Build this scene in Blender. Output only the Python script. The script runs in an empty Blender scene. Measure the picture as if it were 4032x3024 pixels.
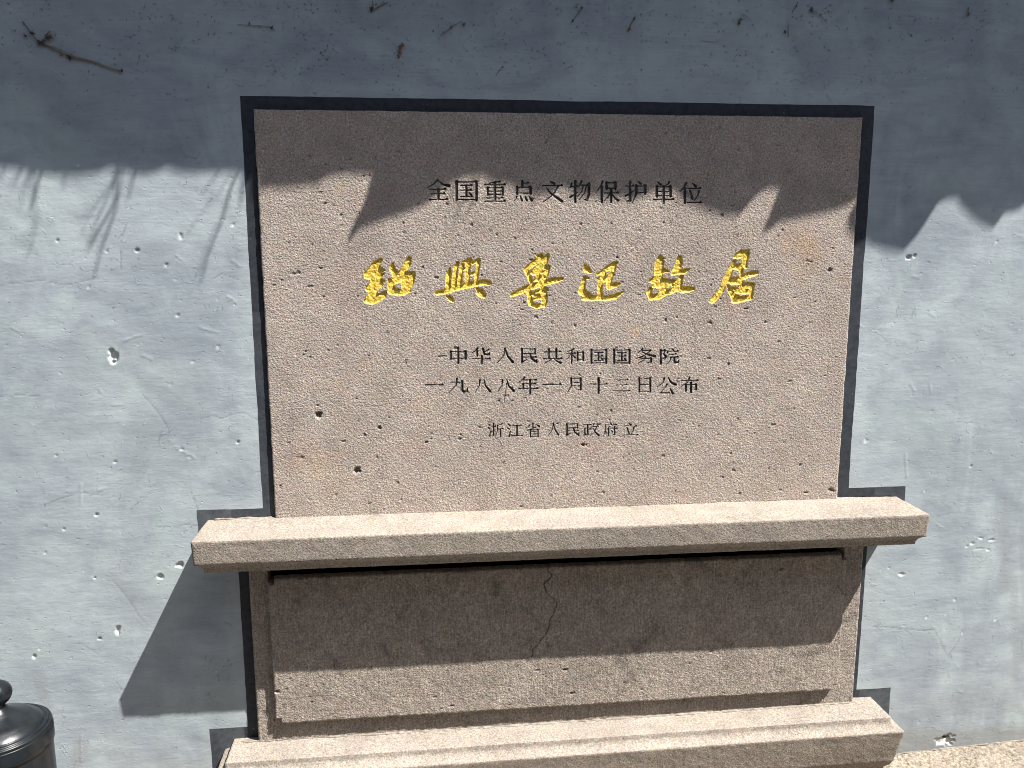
import bpy, math, random
import numpy as np
from mathutils import Vector, Matrix

# ------------------------------------------------------------------ units
# Plan units: 1 = width of the inscribed slab (1.5 m).  X right along the wall,
# Y into the wall, Z up.  The pavement is at plan height GZ.
S = 1.5
GZ = -0.5235
MM = 0.001 / S
random.seed(11)
rng = np.random.default_rng(7)

# ------------------------------------------------------------------ camera
CAM = (0.259497, -1.385009, 0.462512)
YAW, PIT, ROL, FPX = 0.104901, -0.170077, -0.002331, 3255.026846
cy_, sy_, cp_, sp_ = math.cos(YAW), math.sin(YAW), math.cos(PIT), math.sin(PIT)
fwd = np.array([sy_ * cp_, cy_ * cp_, sp_])
rt0 = np.array([cy_, -sy_, 0.0]); up0 = np.cross(rt0, fwd)
rt = math.cos(ROL) * rt0 + math.sin(ROL) * up0
up = -math.sin(ROL) * rt0 + math.cos(ROL) * up0

def world(p):
    return Vector((p[0] * S, p[1] * S, (p[2] - GZ) * S))

def at(u, v, Y=0.0):
    "photo pixel (4032x3024) measured on the vertical plane at depth Y, in plan units"
    d = (u - 2016) / FPX * rt - (v - 1512) / FPX * up + fwd
    t = (Y - CAM[1]) / d[1]
    return np.array(CAM) + t * d

def ray(u, v, t):
    d = (u - 2016) / FPX * rt - (v - 1512) / FPX * up + fwd
    return np.array(CAM) + t * d

scene = bpy.context.scene
cam_d = bpy.data.cameras.new('camera'); cam = bpy.data.objects.new('camera', cam_d)
scene.collection.objects.link(cam)
M = Matrix(((rt[0], up[0], -fwd[0], 0), (rt[1], up[1], -fwd[1], 0), (rt[2], up[2], -fwd[2], 0), (0, 0, 0, 1)))
M.translation = world(CAM)
cam.matrix_world = M
cam_d.sensor_width = 36; cam_d.lens = FPX / 4032 * 36
cam_d.clip_start = 0.02; cam_d.clip_end = 500
scene.camera = cam

# ------------------------------------------------------------------ light
SX, SZ = -1.6459, -3.1184            # sunlight travel per unit of depth into the wall
sun_dir = Vector((SX, 1.0, SZ)).normalized()
to_sun = -sun_dir
elev = math.asin(to_sun.z); azim = math.atan2(to_sun.x, to_sun.y)
w = bpy.data.worlds.new('World'); scene.world = w; w.use_nodes = True
nt = w.node_tree; bg = nt.nodes['Background']
sky = nt.nodes.new('ShaderNodeTexSky'); sky.sky_type = 'NISHITA'; sky.sun_disc = False
sky.sun_elevation = elev; sky.sun_rotation = azim; sky.air_density = 1.0; sky.dust_density = 1.5
nt.links.new(sky.outputs[0], bg.inputs[0]); bg.inputs[1].default_value = 0.07
sd = bpy.data.lights.new('sun', 'SUN'); sd.energy = 4.8; sd.angle = math.radians(0.5); sd.color = (1.0, 0.955, 0.90)
so = bpy.data.objects.new('sun', sd); scene.collection.objects.link(so)
so.rotation_euler = sun_dir.to_track_quat('-Z', 'Y').to_euler(); so.location = (3, -4, 8)
scene.view_settings.view_transform = 'Standard'; scene.view_settings.look = 'None'
scene.view_settings.gamma = 1.0; scene.view_settings.use_curve_mapping = False
scene.view_settings.exposure = 1.55
scene.cycles.max_bounces = 6
scene.cycles.filter_width = 1.0

# ------------------------------------------------------------------ tagging / linking
def tag(o, label=None, cat=None, group=None, kind=None):
    if label: o['label'] = label
    if cat: o['category'] = cat
    if group: o['group'] = group
    if kind: o['kind'] = kind
    return o

def empty(name, p):
    o = bpy.data.objects.new(name, None); o.empty_display_size = 0.1
    scene.collection.objects.link(o); o.location = world(p); o['base'] = list(p)
    return o

def base_of(o):
    b = np.zeros(3)
    if o is None: return b
    return np.array(o['base'])

def link_mesh(name, V, F, mat, parent=None, smooth=False, attrs=None, origin=None):
    """V (n,3) in plan units, F list or array of faces; local origin is 'origin' (plan units)"""
    V = np.asarray(V, dtype=np.float64)
    if origin is None: origin = (V.min(0) + V.max(0)) / 2
    origin = np.asarray(origin, float)
    L = (V - origin) * S
    me = bpy.data.meshes.new(name)
    me.vertices.add(len(L)); me.vertices.foreach_set('co', L.astype(np.float32).ravel())
    if isinstance(F, np.ndarray):
        n, k = F.shape
        me.loops.add(n * k); me.polygons.add(n)
        me.loops.foreach_set('vertex_index', F.astype(np.int32).ravel())
        me.polygons.foreach_set('loop_start', (np.arange(n) * k).astype(np.int32))
    else:
        tot = sum(len(f) for f in F)
        me.loops.add(tot); me.polygons.add(len(F))
        me.loops.foreach_set('vertex_index', [i for f in F for i in f])
        st = np.cumsum([0] + [len(f) for f in F[:-1]]) if F else []
        me.polygons.foreach_set('loop_start', list(map(int, st)))
    me.update(calc_edges=True)
    if smooth:
        me.polygons.foreach_set('use_smooth', [True] * len(me.polygons))
    if attrs:
        for an, av in attrs.items():
            a = me.attributes.new(an, 'FLOAT', 'POINT'); a.data.foreach_set('value', av.astype(np.float32))
    me.validate()
    if mat: me.materials.append(mat)
    o = bpy.data.objects.new(name, me); scene.collection.objects.link(o)
    if parent is not None:
        o.parent = parent; o.location = Vector((origin - np.array(parent['base'])) * S)
    else:
        o.location = world(origin)
    o['base'] = list(map(float, origin))
    return o

# ------------------------------------------------------------------ noise helpers (geometry only)
_lat = [np.random.default_rng(100 + i).random((256, 256)) * 2 - 1 for i in range(8)]
def vn(x, z, wl, seed=0):
    "smooth value noise, wavelength wl (plan units)"
    L = _lat[seed % 8]
    a = x / wl + 37.13 * (seed + 1); b = z / wl + 91.7 * (seed + 1)
    ia = np.floor(a).astype(int); ib = np.floor(b).astype(int)
    fa = a - ia; fb = b - ib
    fa = fa * fa * (3 - 2 * fa); fb = fb * fb * (3 - 2 * fb)
    g = lambda i, j: L[i & 255, j & 255]
    return (g(ia, ib) * (1 - fa) + g(ia + 1, ib) * fa) * (1 - fb) + (g(ia, ib + 1) * (1 - fa) + g(ia + 1, ib + 1) * fa) * fb

def axis(breaks):
    "breaks: [(start, step), ..., (end,)] -> sorted coordinates"
    out = []
    for i in range(len(breaks) - 1):
        a, st = breaks[i]; b = breaks[i + 1][0]
        n = max(1, int(round((b - a) / st)))
        out += list(a + (b - a) * np.arange(n) / n)
    out.append(breaks[-1][0])
    return np.array(out)

def snap(ax, vals):
    ax = ax.copy()
    for v in vals:
        ax[np.argmin(np.abs(ax - v))] = v
    return ax

def grid_parts(xs, zs, Yf, owner, specs, warp=None, back=None, attrs=None, origin=None):
    """one height field in (x,z), split between several objects by the integer owner of each cell.
    specs: {id: (name, material, parent)};  cells of owner < 0 are left out.
    back: plan depth to which the rim of the whole field is closed (for the main ids)."""
    X, Z = np.meshgrid(xs, zs)                       # rows = z
    Y = Yf(X, Z)
    at_ = {k: f(X, Z) for k, f in (attrs or {}).items()}
    if warp: X, Z = warp(X, Z)
    nx = len(xs)
    V = np.stack([X.ravel(), Y.ravel(), Z.ravel()], 1)
    jj, ii = np.meshgrid(np.arange(nx - 1), np.arange(len(zs) - 1))
    a = ii * nx + jj
    quads = np.stack([a, a + 1, a + 1 + nx, a + nx], -1)     # faces -Y (towards the viewer)
    res = {}
    filled = owner >= 0
    for k, (name, mat, parent) in specs.items():
        sel = owner == k
        if not sel.any(): continue
        Q = quads[sel]
        used, inv = np.unique(Q, return_inverse=True)
        Q = inv.reshape(Q.shape); VV = V[used]
        at2 = {n: v.ravel()[used] for n, v in at_.items()}
        if back is not None and k == 0:
            # rim walls where this id meets nothing
            remap = -np.ones(len(V), int); remap[used] = np.arange(len(used))
            pad = np.zeros((owner.shape[0] + 2, owner.shape[1] + 2), bool); pad[1:-1, 1:-1] = filled
            es = []
            c = pad[1:-1, 1:-1] & sel
            for dz_, dx_, (p, q) in ((-1, 0, (0, 1)), (1, 0, (2, 3)), (0, -1, (3, 0)), (0, 1, (1, 2))):
                nb = pad[1 + dz_:pad.shape[0] - 1 + dz_, 1 + dx_:pad.shape[1] - 1 + dx_]
                m = c & ~nb
                qd = quads[m]
                if len(qd): es.append(np.stack([qd[:, p], qd[:, q]], 1))
            E_ = np.concatenate(es)
            n0 = len(VV)
            A = V[E_[:, 0]].copy(); B = V[E_[:, 1]].copy(); A[:, 1] = back; B[:, 1] = back
            m = len(E_)
            VV = np.concatenate([VV, A, B])
            rim = np.stack([remap[E_[:, 1]], remap[E_[:, 0]], n0 + np.arange(m), n0 + m + np.arange(m)], 1)
            Q = np.concatenate([Q, rim])
            for n in at2: at2[n] = np.concatenate([at2[n], at2[n][remap[E_[:, 0]]], at2[n][remap[E_[:, 1]]]])
        res[k] = link_mesh(name, VV, Q, mat, parent, smooth=True, attrs=at2, origin=origin)
    return res

def pdist(X, Z, pts):
    "distance to polyline and interpolated parameter radius; pts (n,3) x,z,r -> returns max(r-d)"
    best = np.full(X.shape, -1e9)
    for (x0, z0, r0), (x1, z1, r1) in zip(pts[:-1], pts[1:]):
        dx, dz = x1 - x0, z1 - z0; L2 = dx * dx + dz * dz + 1e-18
        t = np.clip(((X - x0) * dx + (Z - z0) * dz) / L2, 0, 1)
        d = np.hypot(X - x0 - t * dx, Z - z0 - t * dz)
        best = np.maximum(best, r0 + (r1 - r0) * t - d)
    return best

# ------------------------------------------------------------------ materials
def new_mat(name):
    m = bpy.data.materials.new(name); m.use_nodes = True
    return m, m.node_tree, m.node_tree.nodes['Principled BSDF']

def N(nt, typ, **kw):
    n = nt.nodes.new(typ)
    for k, v in kw.items():
        if k.startswith('i_'): n.inputs[k[2:].replace('_', ' ')].default_value = v
        else: setattr(n, k, v)
    return n

def noise(nt, coord, scale, detail=3, rough=0.6, vec=None, dist=0.0):
    n = N(nt, 'ShaderNodeTexNoise'); n.inputs['Scale'].default_value = scale
    n.inputs['Detail'].default_value = detail; n.inputs['Roughness'].default_value = rough
    n.inputs['Distortion'].default_value = dist
    src = coord
    if vec:
        mp = N(nt, 'ShaderNodeMapping'); mp.inputs['Scale'].default_value = vec
        nt.links.new(coord, mp.inputs[0]); src = mp.outputs[0]
    nt.links.new(src, n.inputs['Vector'])
    return n.outputs['Fac']

def ramp(nt, fac, stops):
    r = N(nt, 'ShaderNodeValToRGB'); e = r.color_ramp.elements
    while len(e) < len(stops): e.new(0.5)
    for el, (p, c) in zip(e, stops):
        el.position = p; el.color = (*c, 1) if len(c) == 3 else c
    nt.links.new(fac, r.inputs[0]); return r.outputs[0]

def mix(nt, fac, a, b, mode='MIX'):
    m = N(nt, 'ShaderNodeMix'); m.data_type = 'RGBA'; m.blend_type = mode
    for s, v in ((m.inputs[0], fac), (m.inputs[6], a), (m.inputs[7], b)):
        if isinstance(v, (int, float)): s.default_value = v
        elif isinstance(v, tuple): s.default_value = (*v, 1)
        else: nt.links.new(v, s)
    return m.outputs[2]

def math_(nt, op, a, b=None):
    m = N(nt, 'ShaderNodeMath', operation=op)
    for s, v in zip(m.inputs, (a, b)):
        if v is None: continue
        if isinstance(v, (int, float)): s.default_value = v
        else: nt.links.new(v, s)
    return m.outputs[0]

def bump(nt, h, dist, strength=1.0, prev=None):
    b = N(nt, 'ShaderNodeBump'); b.inputs['Distance'].default_value = dist; b.inputs['Strength'].default_value = strength
    nt.links.new(h, b.inputs['Height'])
    if prev is not None: nt.links.new(prev, b.inputs['Normal'])
    return b.outputs[0]

def stone(name, c0, c1, c2, bumpd=1.0, speck=1.0, pits=True, sc=1.0, vert=0.0):
    m, nt, p = new_mat(name)
    co = N(nt, 'ShaderNodeNewGeometry').outputs['Position']
    big = noise(nt, co, 3.2, 4, 0.6)
    mid = noise(nt, co, 14, 4, 0.7, dist=0.6)
    red = noise(nt, co, 7, 3, 0.55, vec=(1, 1, 1.3))
    fine = noise(nt, co, 210 * sc, 3, 0.75)
    fin2 = noise(nt, co, 620, 2, 0.7)
    col = ramp(nt, big, [(0.3, c0), (0.7, c1)])
    col = mix(nt, ramp(nt, red, [(0.55, (0, 0, 0)), (0.78, (0.55, 0.55, 0.55))]), col, c2)
    dk = ramp(nt, mid, [(0.25, (0.78, 0.78, 0.78)), (0.7, (1.1, 1.1, 1.1))])
    col = mix(nt, 1.0, col, dk, 'MULTIPLY')
    sp = ramp(nt, fine, [(0.36, (0.48, 0.46, 0.45)), (0.45, (0.88, 0.87, 0.86)), (0.55, (1.06, 1.06, 1.05)), (0.66, (1.62, 1.58, 1.50))])
    col = mix(nt, 0.8 * speck, col, sp, 'MULTIPLY')
    sp2 = ramp(nt, fin2, [(0.34, (0.55, 0.55, 0.55)), (0.5, (0.98, 0.98, 0.98)), (0.68, (1.5, 1.48, 1.44))])
    hue = N(nt, 'ShaderNodeTexNoise'); hue.inputs['Scale'].default_value = 60; hue.inputs['Detail'].default_value = 3; nt.links.new(co, hue.inputs['Vector'])
    col = mix(nt, 0.10, col, hue.outputs['Color'], 'OVERLAY')
    col = mix(nt, 0.7 * speck, col, sp2, 'MULTIPLY')
    vor = N(nt, 'ShaderNodeTexVoronoi'); vor.inputs['Scale'].default_value = 60; nt.links.new(co, vor.inputs['Vector'])
    rare = noise(nt, co, 23, 2, 0.5)
    pit = math_(nt, 'MULTIPLY', math_(nt, 'LESS_THAN', vor.outputs['Distance'], 0.13), math_(nt, 'GREATER_THAN', rare, 0.62))
    if pits: col = mix(nt, math_(nt, 'MULTIPLY', pit, 0.75), col, (0.035, 0.03, 0.026))
    if vert:
        vt = noise(nt, co, 1.0, 3, 0.7, vec=(230, 1, 26))
        col = mix(nt, vert, col, ramp(nt, vt, [(0.35, (0.72, 0.72, 0.72)), (0.65, (1.22, 1.22, 1.22))]), 'MULTIPLY')
        bl = noise(nt, co, 11, 4, 0.65, dist=0.8)
        col = mix(nt, 1.0, col, ramp(nt, bl, [(0.30, (0.62, 0.62, 0.63)), (0.44, (1.0, 1.0, 1.0))]), 'MULTIPLY')
    mk = N(nt, 'ShaderNodeAttribute', attribute_name='mark').outputs['Fac']
    ng = N(nt, 'ShaderNodeClamp'); nt.links.new(math_(nt, 'MULTIPLY', mk, -1.0), ng.inputs[0])
    col = mix(nt, ng.outputs[0], col, (0.035, 0.030, 0.026))
    st = N(nt, 'ShaderNodeAttribute', attribute_name='stain').outputs['Fac']
    ps = N(nt, 'ShaderNodeClamp'); nt.links.new(st, ps.inputs[0])
    col = mix(nt, ps.outputs[0], col, mix(nt, 1.0, col, (1.16, 0.99, 0.76), 'MULTIPLY'))
    nt.links.new(col, p.inputs['Base Color']); p.inputs['Roughness'].default_value = 0.93
    p.inputs['Specular IOR Level'].default_value = 0.2
    grain = N(nt, 'ShaderNodeTexVoronoi'); grain.inputs['Scale'].default_value = 260; nt.links.new(co, grain.inputs['Vector'])
    n1 = bump(nt, noise(nt, co, 190 * sc, 3, 0.8), 0.0022 * bumpd, 1.0)
    n2 = bump(nt, grain.outputs['Distance'], 0.0012 * bumpd, 0.8, n1)
    n3 = bump(nt, noise(nt, co, 330, 2, 0.7), 0.0013 * bumpd, 1.0, n2)
    nt.links.new(n3, p.inputs['Normal'])
    return m

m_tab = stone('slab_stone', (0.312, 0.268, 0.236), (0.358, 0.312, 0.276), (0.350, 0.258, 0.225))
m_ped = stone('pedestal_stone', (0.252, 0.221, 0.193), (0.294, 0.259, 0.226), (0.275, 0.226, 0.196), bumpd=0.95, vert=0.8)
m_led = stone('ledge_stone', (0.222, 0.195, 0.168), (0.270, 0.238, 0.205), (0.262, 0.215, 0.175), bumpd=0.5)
m_pave = stone('pavement_stone', (0.24, 0.21, 0.17), (0.30, 0.26, 0.21), (0.30, 0.22, 0.17), bumpd=2.2, speck=1.2, sc=0.5)

def wall_mat():
    m, nt, p = new_mat('wall_paint')
    co = N(nt, 'ShaderNodeNewGeometry').outputs['Position']
    big = noise(nt, co, 2.2, 4, 0.6, dist=0.5)
    mid = noise(nt, co, 9, 4, 0.6, vec=(0.6, 1, 1.5), dist=0.8)
    col = ramp(nt, big, [(0.3, (0.262, 0.300, 0.330)), (0.7, (0.318, 0.358, 0.378))])
    col = mix(nt, 1.0, col, ramp(nt, mid, [(0.3, (0.84, 0.85, 0.88)), (0.68, (1.10, 1.105, 1.09))]), 'MULTIPLY')
    # horizontal brush strokes
    br = noise(nt, co, 1.0, 4, 0.7, vec=(9, 1, 210))
    col = mix(nt, 1.0, col, ramp(nt, br, [(0.35, (0.95, 0.95, 0.95)), (0.65, (1.04, 1.04, 1.04))]), 'MULTIPLY')
    tint = noise(nt, co, 5.5, 3, 0.6, dist=0.7)
    col = mix(nt, ramp(nt, tint, [(0.52, (0, 0, 0)), (0.68, (0.5, 0.5, 0.5))]), col, (0.325, 0.385, 0.378))
    clo = noise(nt, co, 3.6, 5, 0.65, vec=(1, 1, 0.8), dist=1.2)
    col = mix(nt, 1.0, col, ramp(nt, clo, [(0.36, (0.84, 0.845, 0.87)), (0.62, (1.09, 1.09, 1.075))]), 'MULTIPLY')
    hal = N(nt, 'ShaderNodeAttribute', attribute_name='halo').outputs['Fac']
    col = mix(nt, math_(nt, 'MULTIPLY', hal, 0.30), col, (0.40, 0.44, 0.455))
    # faint runs and grime near the foot of the wall
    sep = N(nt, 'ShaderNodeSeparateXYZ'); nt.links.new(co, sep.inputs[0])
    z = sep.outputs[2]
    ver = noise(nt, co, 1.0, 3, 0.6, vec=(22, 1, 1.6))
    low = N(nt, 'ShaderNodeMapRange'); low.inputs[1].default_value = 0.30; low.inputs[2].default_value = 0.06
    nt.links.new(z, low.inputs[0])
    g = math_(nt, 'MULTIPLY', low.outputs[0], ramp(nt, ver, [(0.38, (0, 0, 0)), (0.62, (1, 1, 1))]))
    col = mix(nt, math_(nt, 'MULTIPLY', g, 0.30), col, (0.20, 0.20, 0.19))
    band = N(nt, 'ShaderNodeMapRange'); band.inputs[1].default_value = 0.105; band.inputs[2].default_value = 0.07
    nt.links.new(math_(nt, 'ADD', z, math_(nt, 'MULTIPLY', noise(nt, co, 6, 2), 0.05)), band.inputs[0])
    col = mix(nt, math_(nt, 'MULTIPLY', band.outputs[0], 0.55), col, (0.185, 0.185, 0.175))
    stn = N(nt, 'ShaderNodeAttribute', attribute_name='stain').outputs['Fac']
    col = mix(nt, math_(nt, 'MULTIPLY', stn, 0.55), col, (0.215, 0.228, 0.238))
    # chips through to the white plaster, fine cracks
    mk = N(nt, 'ShaderNodeAttribute', attribute_name='mark').outputs['Fac']
    small = N(nt, 'ShaderNodeTexVoronoi'); small.inputs['Scale'].default_value = 26; nt.links.new(co, small.inputs['Vector'])
    rare = noise(nt, co, 5, 3, 0.6)
    wob = math_(nt, 'ADD', small.outputs['Distance'], math_(nt, 'MULTIPLY', noise(nt, co, 160, 2), 0.10))
    chip = math_(nt, 'MULTIPLY', math_(nt, 'LESS_THAN', wob, 0.098), math_(nt, 'GREATER_THAN', rare, 0.50))
    col = mix(nt, math_(nt, 'MULTIPLY', chip, 0.25), col, (0.50, 0.52, 0.51))
    pos = N(nt, 'ShaderNodeClamp'); nt.links.new(mk, pos.inputs[0])
    col = mix(nt, pos.outputs[0], col, (0.62, 0.62, 0.58))
    neg = N(nt, 'ShaderNodeClamp'); nt.links.new(math_(nt, 'MULTIPLY', mk, -1.0), neg.inputs[0])
    col = mix(nt, neg.outputs[0], col, (0.10, 0.11, 0.11))
    nt.links.new(col, p.inputs['Base Color'])
    p.inputs['Roughness'].default_value = 0.62; p.inputs['Specular IOR Level'].default_value = 0.25
    n1 = bump(nt, noise(nt, co, 1.0, 4, 0.7, vec=(16, 1, 230)), 0.00026, 0.8)
    n2 = bump(nt, noise(nt, co, 60, 4, 0.7, vec=(0.7, 1, 1.3), dist=0.5), 0.0012, 0.7, n1)
    scab = ramp(nt, noise(nt, co, 34, 5, 0.75, dist=1.5), [(0.60, (0, 0, 0)), (0.66, (1, 1, 1))])
    sc_m = ramp(nt, noise(nt, co, 4.5, 2, 0.5), [(0.45, (0, 0, 0)), (0.6, (1, 1, 1))])
    n2 = bump(nt, mix(nt, 1.0, scab, sc_m, 'MULTIPLY'), 0.0011, 0.8, n2)
    dent = ramp(nt, noise(nt, co, 1.0, 3, 0.6, vec=(75, 1, 110)), [(0.30, (0, 0, 0)), (0.36, (1, 1, 1))])
    n2 = bump(nt, dent, 0.0016, 0.9, n2)
    n3 = bump(nt, math_(nt, 'SUBTRACT', 1.0, chip), 0.0014, 0.8, n2)
    nt.links.new(n3, p.inputs['Normal'])
    return m
m_wall = wall_mat()

def border_mat():
    m, nt, p = new_mat('black_paint')
    co = N(nt, 'ShaderNodeNewGeometry').outputs['Position']
    st = noise(nt, co, 1.0, 4, 0.7, vec=(60, 1, 60))
    col = ramp(nt, st, [(0.3, (0.015, 0.018, 0.024)), (0.7, (0.036, 0.042, 0.050))])
    fd = N(nt, 'ShaderNodeAttribute', attribute_name='region_mask').outputs['Fac']  # paler tone of the sunlit stretches, put into the paint colour
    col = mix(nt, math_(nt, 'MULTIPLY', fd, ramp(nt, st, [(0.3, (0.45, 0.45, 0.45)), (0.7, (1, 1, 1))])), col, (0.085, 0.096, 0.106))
    dots = noise(nt, co, 130, 2, 0.5); rare = noise(nt, co, 9, 2)
    d = math_(nt, 'MULTIPLY', math_(nt, 'GREATER_THAN', dots, 0.70), math_(nt, 'GREATER_THAN', rare, 0.58))
    col = mix(nt, math_(nt, 'MULTIPLY', d, 0.6), col, (0.25, 0.26, 0.25))
    nt.links.new(col, p.inputs['Base Color']); p.inputs['Roughness'].default_value = 0.6
    p.inputs['Specular IOR Level'].default_value = 0.22
    n1 = bump(nt, noise(nt, co, 1.0, 4, 0.7, vec=(80, 1, 30)), 0.0006, 0.6)
    nt.links.new(bump(nt, noise(nt, co, 120, 3), 0.0006, 0.5, n1), p.inputs['Normal'])
    return m
m_border = border_mat()

def simple(name, c, rough=0.8, metal=0.0, var=0.25, bscale=0, bdist=0.0, spec=0.3):
    m, nt, p = new_mat(name)
    co = N(nt, 'ShaderNodeNewGeometry').outputs['Position']
    f = noise(nt, co, 45, 4, 0.65)
    lo = tuple(x * (1 - var) for x in c); hi = tuple(min(1, x * (1 + var)) for x in c)
    nt.links.new(ramp(nt, f, [(0.3, lo), (0.7, hi)]), p.inputs['Base Color'])
    p.inputs['Roughness'].default_value = rough; p.inputs['Metallic'].default_value = metal
    p.inputs['Specular IOR Level'].default_value = spec
    if bscale: nt.links.new(bump(nt, noise(nt, co, bscale, 3, 0.6), bdist, 0.8), p.inputs['Normal'])
    return m

def gold_mat():
    m, nt, p = new_mat('gold_paint')
    co = N(nt, 'ShaderNodeNewGeometry').outputs['Position']
    f = noise(nt, co, 140, 3, 0.7); g = noise(nt, co, 500, 2, 0.6)
    col = ramp(nt, f, [(0.28, (0.36, 0.19, 0.02)), (0.48, (0.58, 0.41, 0.05)), (0.70, (0.78, 0.63, 0.14))])
    nt.links.new(col, p.inputs['Base Color']); p.inputs['Roughness'].default_value = 0.5
    p.inputs['Metallic'].default_value = 0.05
    n1 = bump(nt, f, 0.0014, 0.9); nt.links.new(bump(nt, g, 0.0005, 0.8, n1), p.inputs['Normal'])
    return m
m_gold = gold_mat()
m_ink = simple('black_engraving_paint', (0.045, 0.043, 0.043), 0.9, var=0.75, bscale=300, bdist=0.001)
m_twig = simple('dry_twig', (0.17, 0.13, 0.09), 0.9, var=0.4, bscale=400, bdist=0.0006)
m_debris = simple('dry_debris', (0.075, 0.068, 0.062), 0.95, var=0.5)
m_pale = simple('pale_speck', (0.45, 0.45, 0.42), 0.9)
m_tile = simple('grey_roof_tile', (0.075, 0.078, 0.08), 0.85, var=0.3, bscale=90, bdist=0.001)
m_grass = simple('dry_grass', (0.12, 0.13, 0.05), 0.8)
m_iron = simple('black_enamel', (0.006, 0.008, 0.010), 0.3, var=0.4, bscale=30, bdist=0.0008, spec=0.4)
m_mortar = simple('mortar', (0.19, 0.17, 0.14), 0.95, var=0.45, bscale=120, bdist=0.002)
m_lane = simple('lane_blocker_grey', (0.16, 0.16, 0.16), 0.9)
m_lane_ground = simple('lane_slab_stone', (0.13, 0.13, 0.128), 0.85)  # unseen lane stone, made dark to cut ground bounce
m_dark = simple('gap_shade', (0.012, 0.012, 0.012), 1.0, spec=0.0)  # near-black backing: shade of the gaps put into the colour

# ------------------------------------------------------------------ measured layout (plan units)
H = 0.6678
LA, LB, LD, LH = -0.1119, 1.1167, 0.1011, 0.0405      # ledge
PX0, PX1, PE = -0.0473, 1.0532, 0.0151                # pedestal front
PB0, PB1 = -0.4005, -0.3975
TY = -0.006

# ================================================================== WALL
rects = [  # painted band outline (x0,x1,z0,z1)
    (-0.0207, 1.0235, -0.05, 0.6885),
    (-0.1290, 1.1345, -0.0805, 0.0180),
    (-0.0672, 1.0680, -0.45, -0.03),
    (-0.1331, 1.1376, -0.60, -0.3839)]
holes = [(-0.0012, 1.0026, 0.001, H + 0.0008), (LA + 0.01, LB - 0.01, -0.052, 0.001),
         (PX0 + 0.004, PX1 - 0.004, -0.41, -0.04), (-0.085, 1.085, -0.60, -0.408)]
xs = axis([(-4.0, 0.4), (-1.4, 0.05), (-0.52, 0.0021), (1.47, 0.05), (2.4, 0.4), (5.0,)])
zs = axis([(GZ - 0.05, 0.02), (-0.54, 0.0021), (0.885, 0.03), (1.50,)])
xs = snap(xs, [a for r in rects + holes for a in r[:2] if a > -0.5 and a < 1.46])
zs = snap(zs, [a for r in rects + holes for a in r[2:] if a > -0.48])

chips = []   # (u, v, rx px, rz px, depth mm, white)
for c in [(446, 1402, 19, 30, 7, 1), (708, 2224, 17, 17, 5, .8), (629, 2272, 13, 17, 4, .8), (462, 2478, 12, 20, 5, .9),
          (392, 2514, 9, 9, 3, .7), (179, 2176, 7, 7, 3, .5), (374, 2274, 9, 9, 3, .6), (331, 2247, 7, 6, 2, .6),
          (377, 2026, 14, 11, 3, .8), (252, 2084, 8, 8, 2, .7), (134, 2587, 9, 12, 3, .6), (641, 2370, 7, 4, 3, .6),
          (710, 930, 14, 18, 3, .4), (540, 985, 10, 8, 4, .6), (420, 988, 12, 9, 4, .5), (226, 948, 8, 9, 4, .3),
          (918, 885, 12, 7, 3, .5), (655, 1042, 9, 9, 3, .4), (3409, 1735, 18, 12, 2, .5), (3721, 2915, 36, 22, 6, .9), (3726, 2906, 20, 9, 16, -1.4),
          (3551, 2260, 22, 9, 2, .7), (3578, 1015, 12, 9, 4, .7), (3600, 1010, 9, 6, 3, .7), (3926, 951, 8, 7, 2, .7),
          (3822, 1834, 7, 7, 3, .8), (3668, 1617, 5, 6, 3, .2), (692, 1100, 10, 7, 2, .5), (700, 1240, 12, 9, 2, .6),
          (760, 1425, 12, 6, 2, .5), (858, 1365, 7, 12, 2, .5), (673, 1511, 8, 6, 3, .7), (415, 1590, 8, 5, 2, .6),
          (937, 1740, 8, 8, 3, .8), (710, 1770, 18, 5, 3, .6), (745, 1800, 22, 7, 2, .5), (220, 1795, 8, 6, 2, .6),
          (455, 1820, 12, 6, 2, .6), (375, 1316, 7, 4, 3, .1), (3830, 2140, 16, 7, 1.5, .7), (3866, 2120, 20, 5, 1.5, .7),
          (3850, 2160, 22, 4, 1.5, .6), (3905, 2125, 20, 8, 1.5, .6), (3890, 2165, 12, 5, 1.5, .7), (3806, 2150, 9, 6, 1.5, .6),
          (3650, 2430, 7, 9, 2, .5), (3760, 2360, 6, 10, 2, .5), (3555, 2465, 6, 5, 2, .5), (3920, 2440, 9, 6, 2, .5),
          (3740, 2100, 4, 3, 2, .2), (3790, 2490, 6, 10, 2, .5), (3500, 2235, 6, 5, 2, .2), (350, 1130, 6, 9, 2, .3)]:
    p = at(c[0], c[1]); k = at(c[0] + 1, c[1])[0] - p[0]
    chips.append((p[0], p[2], c[2] * k * (.9 if c[5] > .85 else .72), c[3] * k * (.9 if c[5] > .85 else .72), c[4] * MM * (1 if c[5] > .55 else .6), c[5] * .75))
for i in range(60):
    u = random.uniform(10, 4020); v = random.uniform(60, 2900)
    if v < 640 and random.random() < 0.7: continue
    p = at(u, v); k = 1 / 2400
    chips.append((p[0], p[2], random.uniform(2.5, 6) * k, random.uniform(2, 5) * k, random.uniform(.6, 1.8) * MM, random.choice([.15, .3, .6])))
cracks = []
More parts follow.
